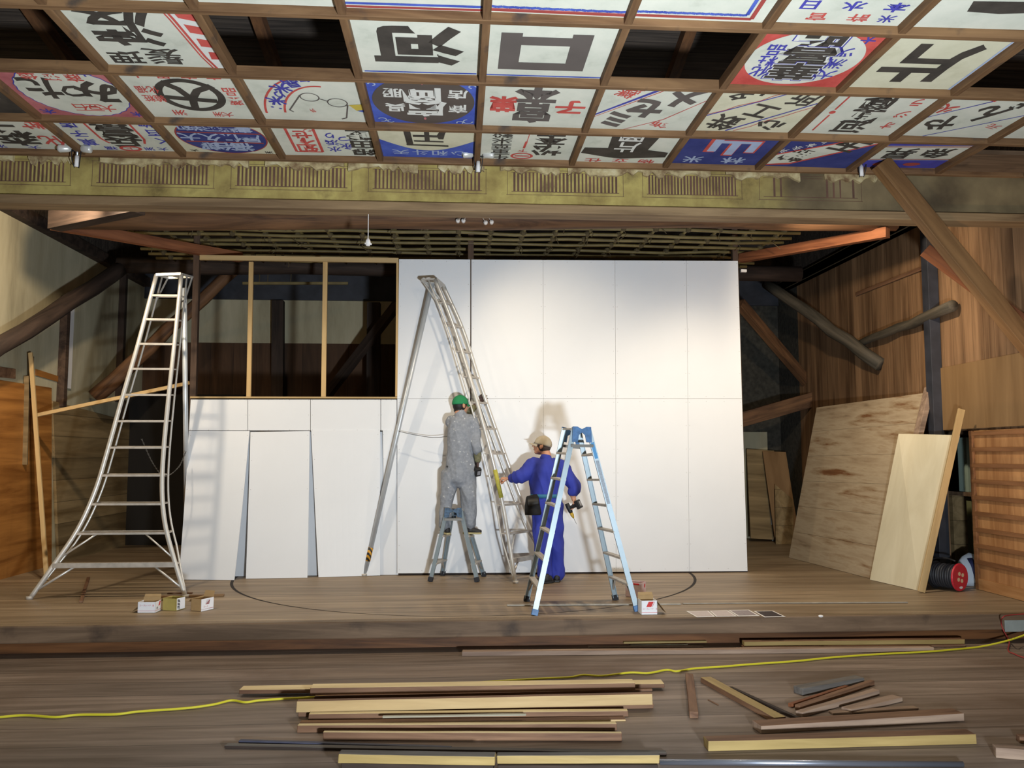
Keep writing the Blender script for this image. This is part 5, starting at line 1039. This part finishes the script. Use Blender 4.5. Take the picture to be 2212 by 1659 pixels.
def limb(mb, pts, rs, n=14, ref=None):
    """Tapered limb through joints, subdivided so that it bends smoothly; round ends."""
    pts = [V(p) for p in pts]; rs = [r if isinstance(r, tuple) else (r, r) for r in rs]; P = []; Rr_ = []
    Q = [pts[0] * 2 - pts[1]] + pts + [pts[-1] * 2 - pts[-2]]; K = [rs[0]] + rs + [rs[-1]]
    for i in range(len(pts) - 1):
        for k in range(5):
            t = k / 5; a, b, c, d = Q[i:i + 4]
            P.append(0.5 * ((2 * b) + (c - a) * t + (2 * a - 5 * b + 4 * c - d) * t * t + (3 * b - a - 3 * c + d) * t ** 3))
            Rr_.append(tuple(K[i + 1][j] * (1 - t) + K[i + 2][j] * t for j in (0, 1)))
    P.append(pts[-1]); Rr_.append(rs[-1])
    d0 = (P[0] - P[1]).normalized(); d1 = (P[-1] - P[-2]).normalized()
    P = [P[0] + d0 * min(Rr_[0]) * .5] + P + [P[-1] + d1 * min(Rr_[-1]) * .5]; Rr_ = [tuple(x * .6 for x in Rr_[0])] + Rr_ + [tuple(x * .6 for x in Rr_[-1])]
    mb.tube(P, Rr_, n, ref=ref)
def basis(f, u):
    f = V(f).normalized(); u = V(u); u = (u - f * u.dot(f)).normalized(); r = f.cross(u); return f, u, r
def head(mb, c, f, u, neck):
    f, u, r = basis(f, u); R = Matrix((r, f, u)).transposed(); c = V(c)
    def E(x, y, z, a, b, d, n=14): mb.ell(c + R @ V((x, y, z)), a, b, d, R, n, 9)
    E(0, -.008, .022, .076, .094, .096, 18); E(0, .022, -.045, .06, .066, .075); E(0, .052, -.098, .034, .028, .024); E(0, .07, .012, .052, .02, .014)
    E(-.031, .068, -.03, .022, .018, .018); E(.031, .068, -.03, .022, .018, .018)
    mb.tube([c + R @ V((0, .08, .012)), c + R @ V((0, .096, -.01)), c + R @ V((0, .112, -.036)), c + R @ V((0, .09, -.045))], [.008, .011, .017, .012], 10)
    E(0, .088, -.066, .024, .009, .006); E(0, .087, -.077, .02, .009, .006)
    for s in (-1, 1): E(s * .078, -.008, -.016, .011, .022, .034); E(s * .084, -.018, -.012, .008, .014, .028)
    limb(mb, [c + R @ V((0, -.022, -.05)), c.lerp(V(neck), .6) + R @ V((0, -.02, 0)), neck], [.056, .055, .066])
    return R
def hand(mb, wrist, d, n, thumb_side, curl, spread=.06, size=1.0, thumb_in=.5):
    """d = finger direction, n = direction the palm faces, thumb_side = +1/-1 along d x n, curl = bend per joint (radians) for four fingers."""
    d = V(d).normalized(); n = V(n); n = (n - d * n.dot(d)).normalized(); s = d.cross(n) * thumb_side; w = V(wrist); S = size
    limb(mb, [w, w + d * .035 * S, w + d * .088 * S], [(.017 * S, .027 * S), (.015 * S, .036 * S), (.012 * S, .041 * S)], 14, ref=tuple(n))
    for i, (o, l) in enumerate(((.030, .92), (.0105, 1.05), (-.0095, 1.0), (-.029, .8))):
        p = w + d * (.084 * S - abs(o) * .12) + s * o * S; dd = (d + s * spread * (1.5 - i)).normalized(); nn = n; pts = [p - dd * .015]; rs = [.0098 * S]; pts.append(p); rs.append(.0096 * S)
        for k, seg in enumerate((.044, .027, .022)):
            a = curl[i] * (.85, 1.0, .7)[k]; dd, nn = dd * math.cos(a) + nn * math.sin(a), nn * math.cos(a) - dd * math.sin(a)
            p = p + dd * seg * l * S; pts.append(p); rs.append((.0092, .0084, .0068)[k] * S)
        mb.tube(pts, rs, 8)
    t0 = w + d * .02 * S + s * .024 * S; td = (d * .6 + s * .75 + n * thumb_in * .5).normalized(); t1 = t0 + td * .042 * S; td2 = (d * .9 + s * (.35 - thumb_in * .5) + n * thumb_in).normalized(); t2 = t1 + td2 * .032 * S; t3 = t2 + (td2 + n * thumb_in * .4).normalized() * .025 * S
    mb.tube([t0 - td * .012, t0, t1, t2, t3], [.015 * S, .0145 * S, .0115 * S, .0105 * S, .008 * S], 9)
def dome(c, R, a, b, d, lim=1.62, cut=None, n=24, m=10):
    mb = MB(); vs = [V(c) + R @ V((0, 0, d))]; fs = []
    for j in range(1, m + 1):
        for i in range(n):
            t = 2 * math.pi * i / n; ph = lim * j / m; x, y, z = a * math.sin(ph) * math.cos(t), b * math.sin(ph) * math.sin(t), d * math.cos(ph)
            vs.append(V(c) + R @ V((x, y, z)))
    for i in range(n): fs.append((0, 1 + i, 1 + (i + 1) % n))
    for j in range(m - 1):
        for i in range(n):
            q = 1 + j * n; fs.append((q + i, q + n + i, q + n + (i + 1) % n, q + (i + 1) % n))
    mb.add(vs, fs); return mb
def cap(person, c, R, mat, under, strap=True):
    a, b, d = .086, .106, .104; cc = V(c) + R @ V((0, -.004, .012))
    mb = dome(cc, R, a, b, d, 1.66); o = mb.build('cap', mat, parent=person, smooth=True)
    sd = o.modifiers.new('thick', 'SOLIDIFY'); sd.thickness = .003; sd.offset = 1
    mb = MB(); n = 16; ring = []                                # peak: curved plate
    for k in range(5):
        t = k / 4; row = []
        for i in range(n + 1):
            an = math.pi * (.16 + .68 * i / n); rr = 1 + t * .62 * math.sin((i / n) * math.pi) ** .6
            row.append(cc + R @ V((a * math.cos(an) * (1 + .1 * t), b * math.sin(an) * rr, -.008 - .018 * t - .020 * math.cos(an) ** 2 * t)))
        ring.append(row)
    for k in range(4):
        for i in range(n): mb.quad(ring[k][i], ring[k][i + 1], ring[k + 1][i + 1], ring[k + 1][i])
    pk = mb.build('cap_peak', mat, parent=person, smooth=True, clean=True); sd = pk.modifiers.new('thick', 'SOLIDIFY'); sd.thickness = .004
    MB().ell(cc + R @ V((0, 0, d + .002)), .008, .008, .005, R, 8, 5).build('cap_button', mat, parent=person, smooth=True)
    if strap:
        mb = MB(); q = [(math.cos(t) * .036, -.006 + math.sin(t) * .03) for t in [math.pi * i / 12 for i in range(13)]]
        mb.add([cc + R @ V((x, -b * 1.03 * math.sqrt(max(0, 1 - (x / a) ** 2)) * math.cos(z * 5), z)) for x, z in q], [tuple(range(13))]); mb.build('cap_opening', under, parent=person)
def folds(seed, amp, scale=(9, 9, 3.2)):
    def f(p, n):
        q = V((p.x * scale[0] + p.z * 2.2, p.y * scale[1], p.z * scale[2])); a = noise.noise(q + V((seed, 0, 0))); b = noise.noise(q * 2.3 + V((0, seed, 0)))
        return amp * (1 - 2.2 * abs(a)) + amp * .5 * b
    return f
def shoe(person, heel, toe, m, sole, w_=.046, up=.085):
    h, t = V(heel), V(toe); d = (t - h); L = d.length; d.normalize(); z = V((0, 0, 1)); mb = MB()
    limb(mb, [h + z * .045, h + d * L * .3 + z * .05, h + d * L * .62 + z * .038, h + d * L * .95 + z * .03], [(.042, w_ * .8), (.048, w_ * .85), (.034, w_), (.024, w_ * .85)], 14, ref=(0, 0, 1))
    limb(mb, [h + d * .05 + z * .04, h + d * .055 + z * up], [.045, .043], 12)
    remeshed(mb, 'shoe', m, parent=person, voxel=.007, smooth=3)
    mb = MB(); s = d.cross(z); prof = [(-.035, .6), (0, .85), (L * .3, .82), (L * .6, 1.0), (L * .85, .95), (L * 1.0, .6)]
    pts = [h + d * x + s * w_ * k for x, k in prof] + [h + d * x - s * w_ * k for x, k in reversed(prof)]
    mb.prism(pts, (0, 0, .022)); mb.build('shoe_sole', sole, parent=person, bevel=.004)
SKIN = plain('skin', srgb(196, 142, 112), .55, var=.08, scale=30)
HAIR = plain('black_hair', srgb(26, 22, 22), .6, var=.3, scale=60)
M_bluec = plain('blue_coverall', srgb(46, 58, 156), .85, var=.12, scale=5)
M_greyc0, nt, b = newmat('grey_coverall'); b.inputs['Roughness'].default_value = .85
tc = N(nt, 'ShaderNodeTexCoord'); nz = N(nt, 'ShaderNodeTexNoise'); nz.inputs['Scale'].default_value = 34; nz.inputs['Detail'].default_value = 2
nt.links.new(tc.outputs['Object'], nz.inputs['Vector']); r_ = N(nt, 'ShaderNodeValToRGB'); e = r_.color_ramp.elements
e[0].position, e[0].color = .3, c4(srgb(126, 131, 140)); e[1].position, e[1].color = .69, c4(srgb(144, 149, 158)); q = e.new(.73); q.color = c4(srgb(214, 214, 212))
nt.links.new(nz.outputs['Fac'], r_.inputs['Fac']); nt.links.new(r_.outputs['Color'], b.inputs['Base Color']); M_greyc = M_greyc0
M_olive = plain('olive_sleeve', srgb(112, 110, 84), .9, var=.2, scale=50)
M_glove = plain('brown_glove', srgb(84, 66, 62), .9, var=.2, scale=40)
def coverall(person, parts, mat, seed, amp):
    mb = MB()
    for pts, rs, ref in parts: limb(mb, pts, rs, 18, ref)
    return remeshed(mb, 'coverall', mat, parent=person, voxel=.009, smooth=4, disp=folds(seed, amp))
def drill(label, grip, axis, down, yellow):
    """grip = centre of the handle, axis = direction of the bit, down = from motor to battery."""
    k = .84; a, dn, s = basis(axis, down); g = V(grip); root = thing('cordless_drill', label, 'drill', g)
    m = g - dn * .063; Rd = Matrix((a, s, dn)).transposed()
    MB().tube([m - a * .058814, m - a * .0630, m - a * .0168, m + a * .0420, m + a * .0630], [.018, .026, .028, .026, .018], 14).build('motor_housing', M_black_p, parent=root, smooth=True)
    MB().tube([m + a * .0588, m + a * .0840, m + a * .1134, m + a * .1260], [.02, .022, .013, .007], 12).build('chuck', yellow, parent=root, smooth=True)
    MB().tube([m + a * .1218, m + a * .2016], [.0035, .003], 6).build('bit', M_steel, parent=root)
    mb = MB(); limb(mb, [m + dn * .0168, g, g + dn * .0504], [(.017, .024), (.015, .02), (.018, .026)], 12, ref=tuple(s)); mb.build('handle', M_black_p, parent=root, smooth=True)
    mb = MB(); c = g + dn * .0714; e = [(x, y, z) for z in (-.024, .03) for x, y in ((-.05, -.036), (.055, -.036), (.055, .036), (-.05, .036))]; mb.hexa([c + Rd @ V(q) for q in e]); bt = mb.build('battery', M_black_p, parent=root, bevel=.008)
    mb = MB(); mb.hexa([c + Rd @ V((x * .55, y * .55, z)) for x, y, z in [(q[0], q[1], .031 if q[2] > 0 else .028) for q in e]]); mb.build('battery_label', plain('battery_grey', srgb(150, 150, 156), .5), parent=bt)
    return root
# ---------------------------------------------------------------- worker in blue coverall
D = 9.95
def B(x, y, dd=0.0): return pY(x, y, D + dd)
hc, neck = B(1172, 962, .03), B(1180, 993)
sL, eL, cL, wL = B(1152, 1007, .0), B(1123, 1030, -.04), B(1106, 1033, .05), B(1099, 1034, .08)
sR, eR, cR, wR = B(1210, 1006, .02), B(1241, 1049, -.04), B(1237, 1066, -.05), B(1240, 1080, -.06)
f, u, r = basis((-.92, .34, .24), (.1, 0, 1))
mb = MB(); Rh = head(mb, hc, f, u, neck)
limb(mb, [B(1180, 1095), B(1180, 1060), B(1180, 1015), neck], [(.14, .1), (.13, .1), (.16, .1), (.06, .06)], 16, ref=(1, 0, 0))
limb(mb, [B(1178, 1008), sL, eL, cL, wL], [.06, .058, .046, .036, .027]); limb(mb, [B(1182, 1008), sR, eR, cR, wR], [.06, .058, .046, .036, .027])
kL, aL, kR, aR = B(1170, 1165, -.05), B(1178, 1247, 0), B(1201, 1165, .02), B(1204, 1246, .06)
limb(mb, [B(1168, 1095), kL, aL], [.08, .055, .04]); limb(mb, [B(1194, 1095), kR, aR], [.08, .055, .04])
hand(mb, wL, (-1, .25, .05), (-.1, .3, -1), 1, [1.25, 1.3, 1.3, 1.25], size=1.0, thumb_in=.8)
gripR = wR + V((.0, .0, -.075)); hand(mb, wR, (.05, .1, -1), (-.9, .35, .0), 1, [.9, .95, .95, .9], thumb_in=.7)
blue = remeshed(mb, 'person', SKIN, voxel=.0055, smooth=2, origin=(B(1190, 1256).x, D, ST))
tag(blue, 'person in a blue coverall and beige cap steadying a ladder and holding a drill', 'person')
W = 5.53e-3
coverall(blue, [([B(1180, 1112), B(1180, 1090), B(1179, 1070), B(1178, 1045), B(1179, 1018), B(1180, 1003), B(1180, 991)], [(.16, .12), (.178, .13), (.165, .122), (.19, .13), (.2, .125), (.165, .1), (.068, .07)], (1, 0, 0)),
                ([B(1165, 1004), sL, B(1138, 1020, -.02), eL, cL], [.085, .088, .078, .07, .05], None), ([B(1196, 1003), sR, B(1226, 1028, -.01), eR, cR], [.085, .085, .075, .068, .05], None),
                ([B(1164, 1092), B(1168, 1130, -.02), kL, B(1174, 1210, -.02), B(1176, 1243)], [(.098, .11), .094, .088, .084, .082], None), ([B(1196, 1092), B(1199, 1130, .0), kR, B(1203, 1210, .04), B(1204, 1243, .06)], [(.098, .11), .092, .084, .078, .074], None)], M_bluec, 3.3, .018)
mb = MB(); limb(mb, [neck - V((0, 0, .035)), neck + V((-.005, .0, .005)), neck + V((-.01, .005, .036))], [(.08, .082), (.073, .076), (.07, .075)], 18, ref=(1, 0, 0)); remeshed(mb, 'collar', M_bluec, parent=blue, voxel=.007, smooth=2)
cap(blue, hc, Rh, plain('beige_cap', srgb(178, 166, 144), .85, var=.08, scale=20), HAIR)
mb = dome(hc + Rh @ V((0, -.018, .0)), Rh, .08, .088, .1, 2.35); mb.build('hair', plain('greying_hair', srgb(70, 58, 52), .7, var=.35, scale=60), parent=blue, smooth=True)
mb = MB()
for s in (-1, 1):
    c = hc + Rh @ V((s * .032, .104, -.008)); mb.tube([c + Rh @ V((.022 * math.cos(t), -.004 * abs(math.cos(t)), .019 * math.sin(t))) for t in [2 * math.pi * i / 16 for i in range(17)]], .0018, 5, cap=False)
    mb.tube([c + Rh @ V((s * .022, -.004, .004)), hc + Rh @ V((s * .08, .04, .0)), hc + Rh @ V((s * .083, -.01, .005))], .0016, 5)
mb.tube([hc + Rh @ V((-.01, .106, -.004)), hc + Rh @ V((.01, .106, -.004))], .0016, 5); mb.build('glasses', M_steel, parent=blue)
for s in (-1, 1): MB().ell(hc + Rh @ V((s * .031, .08, -.008)), .013, .01, .008, Rh, 10, 6).build('eye', plain('eye_dark', srgb(70, 56, 50), .3), parent=blue, smooth=True)
mb = MB(); wc = B(1179, 1071); mb.tube([wc - V((0, 0, .022)), wc + V((0, 0, .022))], [(.185, .142)] * 2, 28, ref=(1, 0, 0), cap=False); o = mb.build('belt', plain('teal_belt', srgb(44, 108, 140), .7), parent=blue, smooth=True); o.modifiers.new('thick', 'SOLIDIFY').thickness = .004
pc = B(1150, 1090, -.13); mb = MB(); mb.tube([pc + V((-.005, 0, .11)), pc + V((0, 0, .085)), pc + V((0, 0, -.02)), pc + V((.01, 0, -.11)), pc + V((.01, 0, -.122))], [(.06, .03), (.075, .045), (.092, .05), (.098, .05), (.085, .04)], 16, ref=(1, 0, 0)); po = mb.build('tool_pouch', plain('black_canvas', srgb(24, 24, 26), .85, var=.3, scale=20), parent=blue, smooth=True)
mb = MB(); mb.tube([pc + V((-.0, -.045, .08)), pc + V((.005, -.058, .02)), pc + V((.01, -.06, -.01))], [(.07, .006)] * 3, 10, ref=(1, 0, 0)); mb.build('pouch_flap', M_black_p, parent=po, smooth=True)
M_shoe = plain('black_shoe', srgb(34, 32, 34), .6); M_sole = plain('cream_sole', srgb(176, 164, 120), .7)
tf = lambda x, y: pZ(x, y, ST + .002)
shoe(blue, tf(1189, 1259), tf(1150, 1262), M_shoe, M_black_p); shoe(blue, tf(1203, 1257), tf(1203, 1249), M_shoe, M_black_p)
for a in (aL, aR): MB().tube([V((a.x, a.y, ST + .1)), V((a.x, a.y, ST + .06))], .05, 12).build('sock', M_paper, parent=blue, smooth=True)
dg_ = drill('black cordless drill with yellow chuck in the hand of the blue-clad person', gripR + V((-.012, -.02, .0)), (.42, -.1, -.9), (.72, -.55, .42), plain('drill_yellow', srgb(196, 160, 50), .5))
# ---------------------------------------------------------------- worker in grey coverall on the small stepladder
D = 10.2
hc, neck = B(995, 874, .02), B(994, 897)
sL, sR = B(976, 911, .03), B(1020, 911, .0); eL, wL = B(994, 912, .22), B(1030, 874, .27)
eR, cR, wR = B(1028, 957, -.05), B(1031, 975, -.04), B(1032, 998, -.02)
f, u, r = basis((.80, .58, .05), (0, 0, 1))
mb = MB(); Rh = head(mb, hc, f, u, neck)
limb(mb, [B(992, 1030), B(994, 995), B(995, 930), neck], [(.13, .1), (.125, .1), (.13, .1), (.055, .055)], 16, ref=(1, 0, 0))
limb(mb, [B(990, 912), sL, eL, wL], [.055, .052, .042, .028]); limb(mb, [B(1000, 912), sR, eR, wR], [.055, .052, .042, .028])
stepz = ST + .62 * (pY(966, 1099, 10.08).z - ST) + .012
kL, kR = B(963, 1095, .0), B(1013, 1098, -.0); aL, aR = pY(962, 1140, D), pY(1015, 1138, D)
aL.z = max(aL.z, stepz + .07); aR.z = max(aR.z, stepz + .07)
limb(mb, [B(975, 1020), kL, aL], [.075, .05, .036]); limb(mb, [B(1008, 1020), kR, aR], [.075, .052, .038])
gr = remeshed(mb, 'person', SKIN, voxel=.0055, smooth=2, origin=(aL.x, D, stepz))
tag(gr, 'person in a paint-spattered grey coverall and green cap standing on a small stepladder', 'person')
coverall(gr, [([B(991, 1040), B(992, 1020), B(994, 998), B(995, 965), B(995, 930), B(996, 910), B(995, 896)], [(.15, .12), (.178, .13), (.172, .12), (.155, .12), (.155, .12), (.145, .095), (.062, .065)], (1, 0, 0)),
              ([B(985, 909), sL, B(980, 914, .13), eL], [.07, .066, .06, .055], None), ([B(1008, 908), sR, B(1025, 932, -.02), eR, cR], [.072, .07, .064, .06, .056], None),
              ([B(974, 1022), B(969, 1060, .0), kL, B(961, 1120), aL + V((0, 0, .02))], [(.098, .11), .082, .066, .064, .062], None), ([B(1009, 1022), B(1011, 1060, -.01), kR, B(1014, 1115), aR + V((0, 0, .02))], [(.098, .11), .09, .08, .074, .066], None)], M_greyc, 8.1, .015)
mb = MB(); limb(mb, [neck - V((0, 0, .03)), neck + V((0, 0, .01)), neck + V((.005, .005, .042))], [(.078, .08), (.069, .071), (.064, .068)], 18, ref=(1, 0, 0)); remeshed(mb, 'collar', M_greyc, parent=gr, voxel=.007, smooth=2)
for nm, a, b_ in (('sleeve', cR + V((0, 0, .03)), wR + V((0, 0, .012))), ('sleeve', eL.lerp(wL, .05), eL.lerp(wL, .86))):
    mb = MB(); limb(mb, [a, a.lerp(b_, .5), b_], [.05, .046, .038], 14); remeshed(mb, 'sleeve', M_olive, parent=gr, voxel=.007, smooth=3, disp=folds(5, .003, (20, 20, 20)))['label'] = 'olive undershirt sleeve'
cap(gr, hc, Rh, plain('green_cap', srgb(28, 128, 78), .8, var=.08, scale=30), HAIR, strap=False)
mb = dome(hc + Rh @ V((0, -.016, .0)), Rh, .081, .09, .1, 2.3); mb.ell(hc + Rh @ V((0, -.04, -.06)), .062, .052, .06, Rh); mb.build('hair', HAIR, parent=gr, smooth=True)
for s in (-1, 1): MB().ell(hc + Rh @ V((s * .031, .08, -.008)), .013, .01, .008, Rh, 10, 6).build('eye', plain('eye_dark', srgb(70, 56, 50), .3), parent=gr, smooth=True)
mb = MB(); hand(mb, wL, (.62, .2, .75), (.3, .9, -.2), 1, [.25, .2, .2, .25], spread=.16, size=1.08, thumb_in=.2); limb(mb, [wL - V((.03, 0, .03)), wL], [.036, .032]); remeshed(mb, 'glove', M_glove, parent=gr, voxel=.0055, smooth=2)['label'] = 'dark work glove pressed on the white board'
mb = MB(); hand(mb, wR, (-.1, .15, -1), (-.85, -.3, 0), 1, [.95, 1, 1, .95], size=1.05, thumb_in=.7); limb(mb, [wR + V((0, 0, .03)), wR], [.036, .032]); remeshed(mb, 'glove', M_glove, parent=gr, voxel=.0055, smooth=2)['label'] = 'dark work glove round the drill handle'
for nm, px, py in (('pocket', 966, 1008),):
    p = B(px, py, -.13); mb = MB(); mb.ell(p, .012, .006, .012, nu=8, nv=5); mb.build('button', M_black_p, parent=gr)
shoe(gr, V((aR.x - .05, aR.y, stepz)), V((aR.x + .14, aR.y - .02, stepz)), M_shoe, M_sole); shoe(gr, V((aL.x + .03, aL.y - .03, stepz)), V((aL.x - .04, aL.y + .15, stepz)), M_shoe, M_sole)
g = wR + V((-.03, -.02, -.075)); drill('cordless drill with grey battery in the gloved hand of the grey-clad person', g, (-.1, .55, -.8), (.25, -.8, .55), M_black_p)
